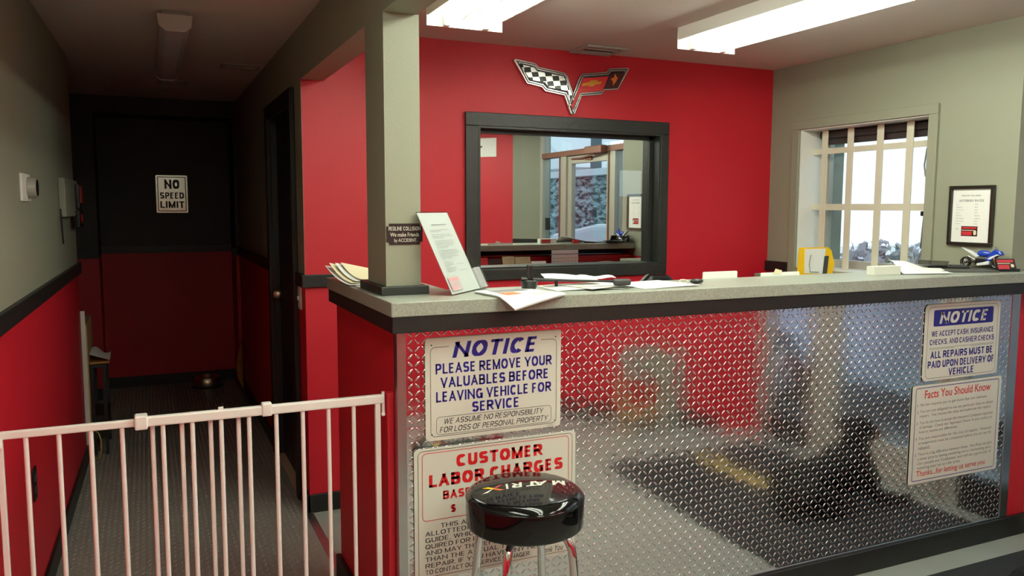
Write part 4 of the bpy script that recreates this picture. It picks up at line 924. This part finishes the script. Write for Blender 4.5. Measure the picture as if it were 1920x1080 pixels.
def patch(u0,u1,v0,v1,m):
    vs, fs = droop(*[(a-0.004,b-0.004,c) for a,b,c in q], n=20, lift=0.0083); k = 21
    sel = [f for f in fs if u0 <= (f[0]%k)/20 < u1 and v0 <= (f[0]//k)/20 < v1]
    use = sorted({i for f in sel for i in f}); mp = {i:n for n,i in enumerate(use)}
    link('printed_picture', MB().add([vs[i] for i in use], [tuple(mp[i] for i in f) for f in sel], 0, True), m, mg)
patch(0.15,0.45,0.35,0.6,'orange'); patch(0.2,0.85,0.62,0.95,'ink_gray'); patch(0.55,0.9,0.2,0.35,'paper_cream')
# loose papers
PG = 'loose papers in the middle of the countertop'
fl = lambda u,v: 0.0
sheet('paper_sheet', 'white sheet under the black bar, its left corner furthest out', 'paper', ((0.585,0.10,Z+.0013),(0.83,0.075,Z+.0013),(0.86,0.27,Z+.0013),(0.60,0.285,Z+.0013), lambda u,v: 0.004*math.sin(3*u)), group=PG)
sheet('paper_sheet', 'white sheet with a curled front corner lying right under the black bar', 'paper', ((0.69,0.055,Z+.0075),(0.90,0.10,Z+.0075),(0.87,0.28,Z+.0075),(0.66,0.24,Z+.0075), lambda u,v: 0.006*u*(1-v)), group=PG)
sheet('paper_sheet', 'wide white sheets lying flat right of the black bar', 'paper', ((0.89,0.045,Z+.0015),(1.13,0.065,Z+.0015),(1.10,0.275,Z+.0015),(0.88,0.26,Z+.0015), lambda u,v: 0.003*u), group=PG)
sheet('folder_sheet', 'gray-white folded handout leaning over the far side of the black bar', 'paper', ((0.60,0.20,Z+.026),(0.80,0.17,Z+.020),(0.81,0.255,Z+.028),(0.61,0.27,Z+.044), lambda u,v: 0.004*math.sin(4*u)), group=PG)
# black bracket: cup foot with an upright post, long bar, short peg, end foot
bk = thing('metal_bracket', 'black bar bracket with one upright post lying on the loose papers', 'bracket', (0.52, 0.16, Z))
link('cup_foot', MB().lathe([(0,0.0005),(0.020,0.0005),(0.026,0.012),(0.028,0.026),(0.032,0.033),(0,0.035)], (0.515,0.165,Z), 24), 'plastic_black', bk)
link('upright_post', MB().box(0.508,0.156,Z+0.034,0.528,0.174,Z+0.084), 'plastic_black', bk, 0.004)
link('long_bar', MB().tube([(0.49,0.172,Z+0.036),(0.56,0.155,Z+0.034),(0.66,0.13,Z+0.030),(0.76,0.10,Z+0.027),(0.80,0.088,Z+0.026)], [0.008,0.006,0.004,0.004,0.005], 10), 'plastic_black', bk)
link('peg', MB().cyl((0.605,0.143,Z+0.011),(0.605,0.143,Z+0.032),0.0055), 'plastic_black', bk)
link('end_foot', MB().prism([(0.785,0.075),(0.845,0.060),(0.853,0.085),(0.80,0.105)], Z+0.013, Z+0.034), 'plastic_gray', bk, 0.006)
sheet('pamphlet', 'white folded pamphlet lying along the top of the black bar', 'paper', ((0.675,0.115,Z+.040),(0.80,0.085,Z+.038),(0.81,0.125,Z+.042),(0.685,0.155,Z+.045), lambda u,v: 0.003*math.sin(9*u)), 'paper', PG)
k = thing('key_fob', 'dark key fob with a thin ring lying on the countertop', 'keys', (1.165,0.14,Z))
link('fob', MB().ball((1.17,0.135,Z+0.010),(0.028,0.016,0.009),20), 'plastic_black', k)
link('key_ring', MB().tube([(1.135+0.018*math.cos(2*PI*i/20),0.165+0.006*math.sin(2*PI*i/20),Z+0.0085+0.006*math.sin(2*PI*i/20)) for i in range(21)], 0.0011, 6), 'steel', k)
tag(link('key', MB().box(1.115,0.15,Z,1.148,0.162,Z+0.003), 'steel'), 'small steel key lying beside the dark key fob', 'key')
def standing(name, label, cat, x0, x1, y, z1, m, tab=True):
    mb = MB().plate([(x0,Z),(x1,Z),(x1,z1),(x1-0.004,z1+0.003),(x0+0.004,z1+0.003),(x0,z1)], y, y+0.004)
    o = link(name, mb, m); return tag(o, label, cat)
standing('card_folder', 'white folded card standing at the back edge of the counter, left one', 'folder', 1.315, 1.48, 0.285, Z+0.024, 'paper')
standing('card_folder', 'white low card standing at the back edge of the counter near the yellow folder', 'folder', 1.60, 1.80, 0.285, Z+0.012, 'paper')
sheet('sticky_note', 'cream note sticking up over the low white card', 'note', ((1.66,0.283,Z+.008),(1.70,0.283,Z+.010),(1.705,0.282,Z+.022),(1.67,0.282,Z+.030), fl), 'paper_cream')
# yellow clipboard folder leaning at the back of the counter
yf = thing('yellow_folder', 'yellow clipboard folder with white note pages leaning by the barred window', 'folder', (2.580,1.11,1.1075), (math.radians(-8),0,math.radians(-3)))
yf.scale = (1.13, 1.04, 1.38)
link('folder_back', MB().plate([(0,0),(0.215,0),(0.235,0.05),(0.222,0.105),(0.20,0.118),(0.025,0.118)], -0.004, 0), 'plastic_yellow', yf, 0.001, False)
link('note_page', MB().plate([(0.045,0.016),(0.155,0.012),(0.185,0.112),(0.058,0.112)], -0.007, -0.0045), 'paper', yf, 0, False)
link('pocket_lid', MB().plate([(0.150,0.0),(0.175,0.0),(0.198,0.082),(0.172,0.082)], -0.011, -0.0072), 'plastic_gray', yf, 0.001, False)
link('pen_line', MB().tube([(0.09,-0.0085,0.088),(0.075,-0.0085,0.05),(0.078,-0.0085,0.02),(0.13,-0.0085,0.018)], 0.0012, 6), 'ink_black', yf, 0, False)
bx = thing('small_box', 'small white carton standing on the counter left of the crumpled paper', 'box', (2.14,0.165,Z), (0,0,math.radians(-3)))
link('carton', MB().box(-0.072,-0.02,0,0.072,0.02,0.036), 'sign_white', bx, 0.001, False)
link('red_label', MB().box(-0.06,0.0202,0.004,0.02,0.0208,0.033), 'red_plastic', bx, 0, False)
link('end_label', MB().box(0.0722,-0.014,0.006,0.0727,0.014,0.031), 'ink_gray', bx, 0, False)
tag(link('small_box', MB().box(2.32,0.23,Z,2.37,0.26,Z+0.028), 'red_plastic', bevel=0.001), 'small red box hidden behind the crumpled white paper', 'box')
sheet('crumpled_paper', 'large rumpled white paper right of the small white carton', 'paper', ((2.215,0.13,Z+.004),(2.44,0.075,Z+.004),(2.56,0.225,Z+.007),(2.235,0.225,Z+.045), lambda u,v: 0.006*math.sin(5*u+2*v)*v+0.02*math.exp(-((u-0.25)**2+(v-0.7)**2)*9)), nu=14)
# black pads and tablet at the right end
tag(link('counter_pad', MB().prism([(2.47,0.155),(2.70,0.050),(2.76,0.112),(2.843,0.112),(2.843,0.295),(2.62,0.29)], Z, Z+0.006), 'pad_gray', bevel=0.001), 'dark gray pad lying at the right end of the countertop under the toy motorcycle', 'pad')
tb = thing('tablet_dock', 'glossy black tablet dock below the barred window', 'tablet', (2.665,0.285,Z+0.0065), (0,0,math.radians(-40)))
link('dock_base', MB().box(-0.08,-0.045,0,0.09,0.055,0.009), 'plastic_black', tb, 0.003, False)
link('screen', MB().add([(-0.13,-0.05,0.014),(-0.005,-0.055,0.013),(0.03,0.055,0.026),(-0.10,0.06,0.030),(-0.13,-0.05,0.009),(-0.005,-0.055,0.008),(0.03,0.055,0.021),(-0.10,0.06,0.025)],[(0,1,2,3),(7,6,5,4),(0,4,5,1),(1,5,6,2),(2,6,7,3),(3,7,4,0)]), 'screen_black', tb, 0.002, False)
link('card_slot', MB().box(0.02,-0.035,0.0092,0.085,0.03,0.013), 'plastic_gray', tb, 0.002, False)
# model racing motorcycle, tail towards the window
mo = thing('toy_motorcycle', 'blue and white model racing motorcycle under the framed rate sheet', 'toy motorcycle', (2.79,0.205,Z+0.0065), (0,0,math.radians(-86)))
mo.scale = (0.8, 0.8, 0.8)
def wheel(x, r):
    o = link('wheel', MB().lathe([(r*0.72,-0.010),(r*0.92,-0.011),(r,-0.005),(r,0.005),(r*0.92,0.011),(r*0.72,0.010),(r*0.72,-0.010)], (x,0,r), 28, 0, 'y'), 'rubber_black', mo, 0, False)
    mb = MB(); mb.lathe([(0.004,-0.009),(0.008,-0.009),(0.008,0.009),(0.004,0.009)], (x,0,r), 16, 0, 'y')
    for k in range(3):
        a = 2*PI*k/3; mb.tube([(x+0.006*math.cos(a),0,r+0.006*math.sin(a)),(x+r*0.76*math.cos(a),0,r+r*0.76*math.sin(a))], 0.0022, 6)
    mb.lathe([(r*0.68,-0.008),(r*0.74,-0.009),(r*0.74,0.009),(r*0.68,0.008)], (x,0,r), 24, 0, 'y')
    link('rim', mb, 'silver', o, 0, False)
wheel(-0.085, 0.030); wheel(0.090, 0.029)
link('engine', MB().box(-0.025,-0.014,0.02,0.035,0.014,0.055), 'plastic_black', mo, 0.004, False)
link('swing_arm', MB().tube([(-0.085,0.014,0.03),(-0.01,0.012,0.036)], 0.004).tube([(-0.085,-0.014,0.03),(-0.01,-0.012,0.036)], 0.004), 'plastic_black', mo, 0, False)
link('belly_pan', MB().plate([(-0.012,0.012),(0.055,0.022),(0.060,0.046),(0.02,0.034),(-0.015,0.026)], -0.016, 0.016), 'moto_white', mo, 0.003, False)
link('fairing', MB().plate([(0.03,0.045),(0.062,0.040),(0.094,0.068),(0.128,0.080),(0.112,0.100),(0.086,0.112),(0.06,0.088)], -0.017, 0.017), 'moto_blue', mo, 0.006, False)
link('fairing_stripe', MB().plate([(0.045,0.052),(0.066,0.052),(0.10,0.074),(0.116,0.078),(0.10,0.082),(0.062,0.066)], -0.0185, 0.0185), 'moto_white', mo, 0.002, False)
link('windscreen', MB().add([(0.085,-0.012,0.11),(0.112,-0.010,0.100),(0.112,0.010,0.100),(0.085,0.012,0.11),(0.078,0,0.126)],[(0,1,4),(1,2,4),(2,3,4),(3,0,4),(3,2,1,0)]), 'alu', mo, 0, False)
link('fuel_tank', MB().ball((0.018,0,0.082),(0.040,0.017,0.020),20), 'moto_blue', mo, 0, False)
link('tail', MB().plate([(-0.02,0.058),(-0.002,0.066),(-0.05,0.094),(-0.112,0.112),(-0.075,0.090)], -0.011, 0.011), 'moto_white', mo, 0.003, False)
link('exhaust', MB().tube([(0.0,0.02,0.03),(-0.05,0.021,0.045),(-0.085,0.021,0.062)], [0.005,0.006,0.007]), 'silver', mo, 0, False)
link('fork', MB().tube([(0.090,0.012,0.03),(0.075,0.012,0.085)], 0.0035).tube([(0.090,-0.012,0.03),(0.075,-0.012,0.085)], 0.0035), 'gold', mo, 0, False)
ch = thing('card_holder', 'black card holder with red business cards in front of the toy motorcycle', 'card holder', (2.785,0.083,Z+0.0004), (0,0,math.radians(-18)))
link('holder_tray', MB().box(-0.052,-0.022,0,0.052,0.02,0.006).box(-0.052,-0.022,0.0061,0.052,-0.019,0.012), 'plastic_black', ch, 0.001, False)
lr = math.radians(24)
def lean2(mb): mb.v = [(x, -0.012+y*math.cos(lr)+z*math.sin(lr), 0.0065+z*math.cos(lr)-y*math.sin(lr)) for x,y,z in mb.v]; return mb
link('cards', lean2(MB().box(-0.045,0,0,0.045,0.008,0.052)), 'card_dark', ch, 0, False)
mb = MB(); rect(mb,-0.040,0.036,0.036,0.047,-0.0006); rect(mb,-0.040,0.004,0.012,0.024,-0.0006); link('red_print', lean2(mb), 'card_red', ch, 0, False)
mb = MB(); rect(mb,-0.040,0.029,0.02,0.032,-0.0006); mb.plate(rrect(0.02,0.012,0.036,0.028,0.0079), -0.0008, -0.0003); link('pale_print', lean2(mb), 'paper_cream', ch, 0, False)

# ------------------------------------------------------------------ things on the right wall
fr_ = thing('framed_rates', 'black framed autobody rates sheet on the gray wall above the toy motorcycle', 'picture frame', (XR-0.0005,0.412,1.312), (0,0,-PI/2))
W_, H_ = 0.222, 0.277
mb = MB(); 
for a in ((0,0,W_,0.016),(0,H_-0.016,W_,H_),(0,0.016,0.016,H_-0.016),(W_-0.016,0.016,W_,H_-0.016)): mb.box(a[0],-0.018,a[1],a[2],0,a[3])
link('frame', mb, 'wood_frame', fr_, 0.003, False)
link('rate_sheet', MB().box(0.0161,-0.006,0.0161,W_-0.0161,-0.003,H_-0.0161), 'paper', fr_, 0, False)
yt = -0.0065; mb = MB()
ctext(mb,'REDLINE COLLISION',W_/2-0.004,0.096,0.228,0.2345,yt,t=0.16); ctext(mb,'AUTOBODY RATES',W_/2-0.002,0.122,0.203,0.213,yt,t=0.18)
for i,(a,b) in enumerate((('Body','$60.00'),('Mechanical','$85.00'),('Sheet metal repair','$65.00'),('Frame','$75.00'),('Paint labor','30.00/hour'),('Paint materials','30.00/hour'),('Flat rate work','$55.00'),('Storage fee','$40.00'))):
    text(mb,a,0.036,None,0.188-0.0128*i,0.1925-0.0128*i,yt); text(mb,b,0.128,None,0.188-0.0128*i,0.1925-0.0128*i,yt)
text(mb,'Thanks',0.034,None,0.075,0.0795,yt)
link('printed_lines', mb, 'ink_gray', fr_, 0, False)
mb = MB(); rect(mb,0.066,0.044,0.147,0.090,yt); link('business_card', mb, 'card_dark', fr_, 0, False)
mb = MB(); rect(mb,0.070,0.078,0.143,0.086,yt-0.0005); rect(mb,0.070,0.048,0.120,0.066,yt-0.0005); link('card_print', mb, 'card_red', fr_, 0, False)
mb = MB(); rect(mb,0.070,0.070,0.130,0.073,yt-0.0005); mb.plate(rrect(0.128,0.050,0.142,0.072,0.0068),yt-0.0009,yt-0.0002); link('card_pale_print', mb, 'paper_cream', fr_, 0, False)
gr = thing('window_grille', 'cream flat-bar security grille inside the window recess', 'window bars', (2.945,0.97,RZ0))
for y in (1.300,1.115,0.916,0.732): link('upright_bar', MB().box(2.938,y-0.021,RZ0+0.0065,2.944,y+0.021,RZ1-0.0065), 'cream_metal', gr, 0.001)
for z, hh in ((1.808,0.016),(1.490,0.018)): link('cross_bar', MB().box(2.9445,RY0+0.0065,z-hh,2.950,RY1-0.0065,z+hh), 'cream_metal', gr, 0.001)
bl = thing('roller_blind', 'dark brown rolled-up blind at the top of the barred window', 'blind', (2.99,0.97,RZ1-0.0066))
link('blind_roll', MB().cyl((2.985,RY0+0.03,1.905),(2.985,RY1-0.03,1.905),0.022), 'blind_brown', bl)
link('blind_slats', MB().box(2.995,RY0+0.03,1.855,2.999,RY1-0.03,1.9).box(2.994,RY0+0.03,1.848,3.0,RY1-0.03,1.857), 'blind_brown', bl)
cb = thing('window_cable', 'gray looped cable hanging from the upper right corner of the barred window', 'cable', (2.955,0.63,1.84))
link('cable', MB().tube([(2.958,0.615,1.84),(2.958,0.645,1.78),(2.958,0.655,1.70),(2.958,0.645,1.645),(2.958,0.62,1.63),(2.958,0.60,1.66)], 0.004), 'cable_gray', cb)
link('plug_box', MB().box(2.952,0.575,1.83,2.985,0.64,1.865), 'plastic_black', cb, 0.004)
cb = thing('window_cable', 'gray cable curving down the lower right of the barred window', 'cable', (2.955,0.63,1.2))
link('cable', MB().tube([(2.958,0.64,1.45),(2.958,0.645,1.38),(2.958,0.65,1.28),(2.957,0.63,1.30),(2.957,0.66,1.23),(2.957,0.69,1.17)], 0.005), 'cable_gray', cb)
link('plug_box', MB().box(2.952,0.59,1.445,2.985,0.66,1.47), 'plastic_black', cb, 0.004)

# ------------------------------------------------------------------ behind the counter
oc = thing('office_chair', 'black office chair behind the counter, only its top showing', 'chair', (1.60,1.02,0))
link('backrest', MB().plate([(1.47,0.72),(1.73,0.72),(1.75,0.95),(1.72,1.10),(1.66,1.155),(1.54,1.158),(1.48,1.10),(1.45,0.95)], 0.99, 1.06), 'plastic_black', oc, 0.025)
link('seat', MB().box(1.36,0.78,0.44,1.84,1.0,0.52).box(1.36,1.0001,0.44,1.84,1.24,0.52), 'plastic_black', oc, 0.02)
link('back_post', MB().box(1.58,1.06,0.46,1.62,1.09,0.85), 'plastic_gray', oc)
link('gas_column', MB().cyl((1.6,1.02,0.10),(1.6,1.02,0.44),0.025), 'chrome', oc)
for k_ in range(5):
    a = 2*PI*k_/5; lg = link('leg', MB().tube([(1.6,1.02,0.11),(1.6+0.28*math.cos(a),1.02+0.28*math.sin(a),0.07)], [0.022,0.015]), 'plastic_black', oc)
    link('caster', MB().lathe([(0,-0.012),(0.028,-0.012),(0.028,0.012),(0,0.012)], (1.6+0.285*math.cos(a),1.02+0.285*math.sin(a),0.0285), 16, 0, 'y'), 'rubber_black', lg)
oc.location = (1.825, 1.325, 0); oc.scale = (1, 1, 0.982)
# cards and calendar on the ledge and the counter's office side (seen in the mirror glass)
LZ = 1.0034
for i,(x0,x1,hh,m,lb) in enumerate(((1.40,1.525,0.115,'photo_dark','dark photo card'),(1.53,1.59,0.12,'card_red','red and white photo card'),(1.595,1.70,0.11,'photo_dark','dark red photo card'),(1.705,1.80,0.125,'photo_tan','tan photo card'),(1.805,1.93,0.120,'photo_tan','tan dark-printed photo card'),(1.94,2.06,0.085,'paper','white low card'))):
    o = MB().add([(x0,0.345,LZ),(x1,0.345,LZ),(x1,0.306,LZ+hh),(x0,0.306,LZ+hh),(x0,0.342,LZ),(x1,0.342,LZ),(x1,0.303,LZ+hh),(x0,0.303,LZ+hh)], [(3,2,1,0),(4,5,6,7),(0,1,5,4),(1,2,6,5),(2,3,7,6),(3,0,4,7)])
    nth = ['first from the column','second from the column','third from the column','fourth from the column','fifth from the column','last, beside the calendar'][i]
    tag(link('photo_card', o, m), lb+' on the ledge behind the counter, '+nth, 'photo card', 'photo cards on the counter ledge')
cal = thing('calendar', 'white wall calendar hanging on the office side of the counter', 'calendar', (2.22,0.302,LZ))
link('calendar_page', MB().box(2.11,0.3005,1.02,2.335,0.304,1.166), 'paper', cal)
link('calendar_rule', MB().box(2.11,0.3041,1.134,2.335,0.3046,1.138), 'ink_blue', cal)
mb = MB()
for r in range(4):
    for c in range(7): mb.box(2.12+0.03*c,0.3041,1.035+0.023*r,2.14+0.03*c,0.3045,1.038+0.023*r)
link('calendar_dates', mb, 'ink_gray', cal)
sheet('paper_stack', 'cream papers lying on the ledge behind the counter below the tablet', 'papers', ((2.46,0.305,LZ+.062),(2.82,0.305,LZ+.072),(2.82,0.39,LZ+.004),(2.46,0.39,LZ+.004), lambda u,v: 0.006*math.sin(6*u)*(1-v)), 'paper_cream')

# ------------------------------------------------------------------ front room, seen in the reflections
fm = thing('floor_mat', 'black entrance mat with a worn gold stripe along the counter', 'mat', (2.25,-0.8,0))
link('mat_body', MB().box(1.69,-1.55,0.0004,2.88,-0.075,0.009), 'mat_black', fm, 0.003)
mb = MB(); rnd = random.Random(4); yy = -1.45
while yy < -0.60:
    l = 0.03+0.05*rnd.random(); mb.box(2.30-0.05*rnd.random(), yy, 0.0092, 2.36+0.05*rnd.random(), yy+l, 0.0100); yy += l+0.012
link('gold_stripe', mb, 'mat_gold', fm)
# black dog lying on the mat with its head up
dg = thing('dog', 'black dog with a tan muzzle lying on the black entrance mat', 'dog', (2.42,-0.52,0.009))
def skin(name, nodes, edges, parent, m, root=0, sub=2):
    me = bpy.data.meshes.new(name); me.from_pydata([Vector(n[:3])-parent.location for n in nodes], edges, []); me.materials.append(M[m])
    o = bpy.data.objects.new(name, me); COL.objects.link(o); o.parent = parent
    o.modifiers.new('skin', 'SKIN'); sk = me.skin_vertices[0].data
    for i, n in enumerate(nodes): sk[i].radius = (n[3], n[4] if len(n) > 4 else n[3]); sk[i].use_root = (i == root)
    s = o.modifiers.new('sub', 'SUBSURF'); s.levels = sub; s.render_levels = sub
    for p in me.polygons: p.use_smooth = True
    return o
N = [(2.24,-0.55,0.125,0.105),(2.36,-0.54,0.150,0.115),(2.50,-0.52,0.185,0.125),(2.585,-0.51,0.235,0.10),(2.55,-0.505,0.325,0.072),(2.52,-0.50,0.395,0.068),(2.56,-0.49,0.425,0.066),(2.615,-0.485,0.385,0.043),(2.665,-0.48,0.352,0.030),
     (2.60,-0.43,0.13,0.045),(2.60,-0.41,0.055,0.032),(2.74,-0.40,0.038,0.024),(2.83,-0.395,0.036,0.028),(2.62,-0.60,0.13,0.045),(2.62,-0.62,0.055,0.032),(2.75,-0.625,0.038,0.024),(2.83,-0.63,0.036,0.028),
     (2.22,-0.44,0.10,0.075),(2.36,-0.40,0.085,0.045),(2.24,-0.385,0.042,0.026),(2.36,-0.375,0.036,0.024),(2.22,-0.66,0.10,0.075),(2.36,-0.70,0.085,0.045),(2.24,-0.715,0.042,0.026),(2.36,-0.72,0.036,0.024),
     (2.13,-0.56,0.08,0.028),(2.06,-0.50,0.035,0.018),(2.10,-0.38,0.028,0.012)]
ED = [(0,1),(1,2),(2,3),(3,4),(4,5),(5,6),(6,7),(7,8),(3,9),(9,10),(10,11),(11,12),(3,13),(13,14),(14,15),(15,16),(0,17),(17,18),(18,19),(19,20),(0,21),(21,22),(22,23),(23,24),(0,25),(25,26),(26,27)]
skin('dog_body', N, ED, dg, 'dog_black')
link('muzzle', MB().ball((2.655,-0.481,0.352),(0.046,0.036,0.032),16), 'dog_tan', dg)
link('nose', MB().ball((2.699,-0.479,0.350),(0.014,0.017,0.013),12), 'vinyl_black', dg)
for s_ in (-1,1):
    link('ear', MB().ball((2.515,-0.495+s_*0.066,0.415),(0.030,0.012,0.052),14), 'dog_black', dg)
    link('eye', MB().ball((2.598,-0.487+s_*0.036,0.432),(0.009,0.008,0.009),10), 'vinyl_black', dg)
# poster with a round emblem on the angled red wall
pd = Vector((2.785,-1.885))+AD*0.56+AN*0.001
po = thing('poster', 'white sheet with a round winged-wheel emblem on the angled red wall', 'poster', (pd.x,pd.y,2.0), (0,0,math.atan2(-AD.y,-AD.x)+PI))
def flip(mb): mb.v = [(x,y,z) for x,y,z in mb.v]; return mb
po.rotation_euler = (0,0,math.atan2(AD.y,AD.x))
# local +x runs along the wall away from the door, local +y points out of the wall or into it; place the sheet on the room side
side = 1 if Vector((-AD.y, AD.x)).dot(AN) > 0 else -1
def pside(mb): mb.v = [(-x, side*y, z) for x,y,z in mb.v]; return mb
link('sheet', pside(MB().box(0,0,0,0.38,0.002,0.19)), 'paper', po, 0, False)
mb = MB(); a_ = rrect(0.10,0.05,0.20,0.15,0.0499,10); b_ = rrect(0.108,0.058,0.192,0.142,0.0419,10); n_ = len(a_)
mb.add([(x,0.003,z) for x,z in a_]+[(x,0.003,z) for x,z in b_], [(i,(i+1)%n_,n_+(i+1)%n_,n_+i) for i in range(n_)])
mb.add([(0.07,0.0032,0.112),(0.23,0.0032,0.112),(0.21,0.0032,0.090),(0.09,0.0032,0.090)], [(0,1,2,3)])
link('round_emblem', pside(mb), 'ink_black', po, 0, False)
# low pale stand against the angled wall
sd = thing('display_stand', 'low pale two-panel stand with a wooden post before the angled red wall', 'stand', (2.42,-2.05,0))
link('tall_panel', MB().box(2.47,-2.07,0.02,2.66,-2.04,0.53), 'chair_pale', sd, 0.004)
link('side_panel', MB().box(2.17,-2.09,0.36,2.44,-2.06,0.56), 'chair_pale', sd, 0.004)
link('post', MB().box(2.442,-2.09,0,2.468,-2.05,0.58), 'wood_pale', sd, 0.003)
link('lower_shelf', MB().box(2.17,-2.16,0.10,2.44,-2.04,0.13), 'wood_pale', sd, 0.003)
for x_ in (2.18,2.63): link('foot', MB().box(x_,-2.15,0,x_+0.02,-1.99,0.02), 'wood_pale', sd)
link('leg', MB().box(2.175,-2.10,0.02,2.195,-2.05,0.36), 'wood_pale', sd)
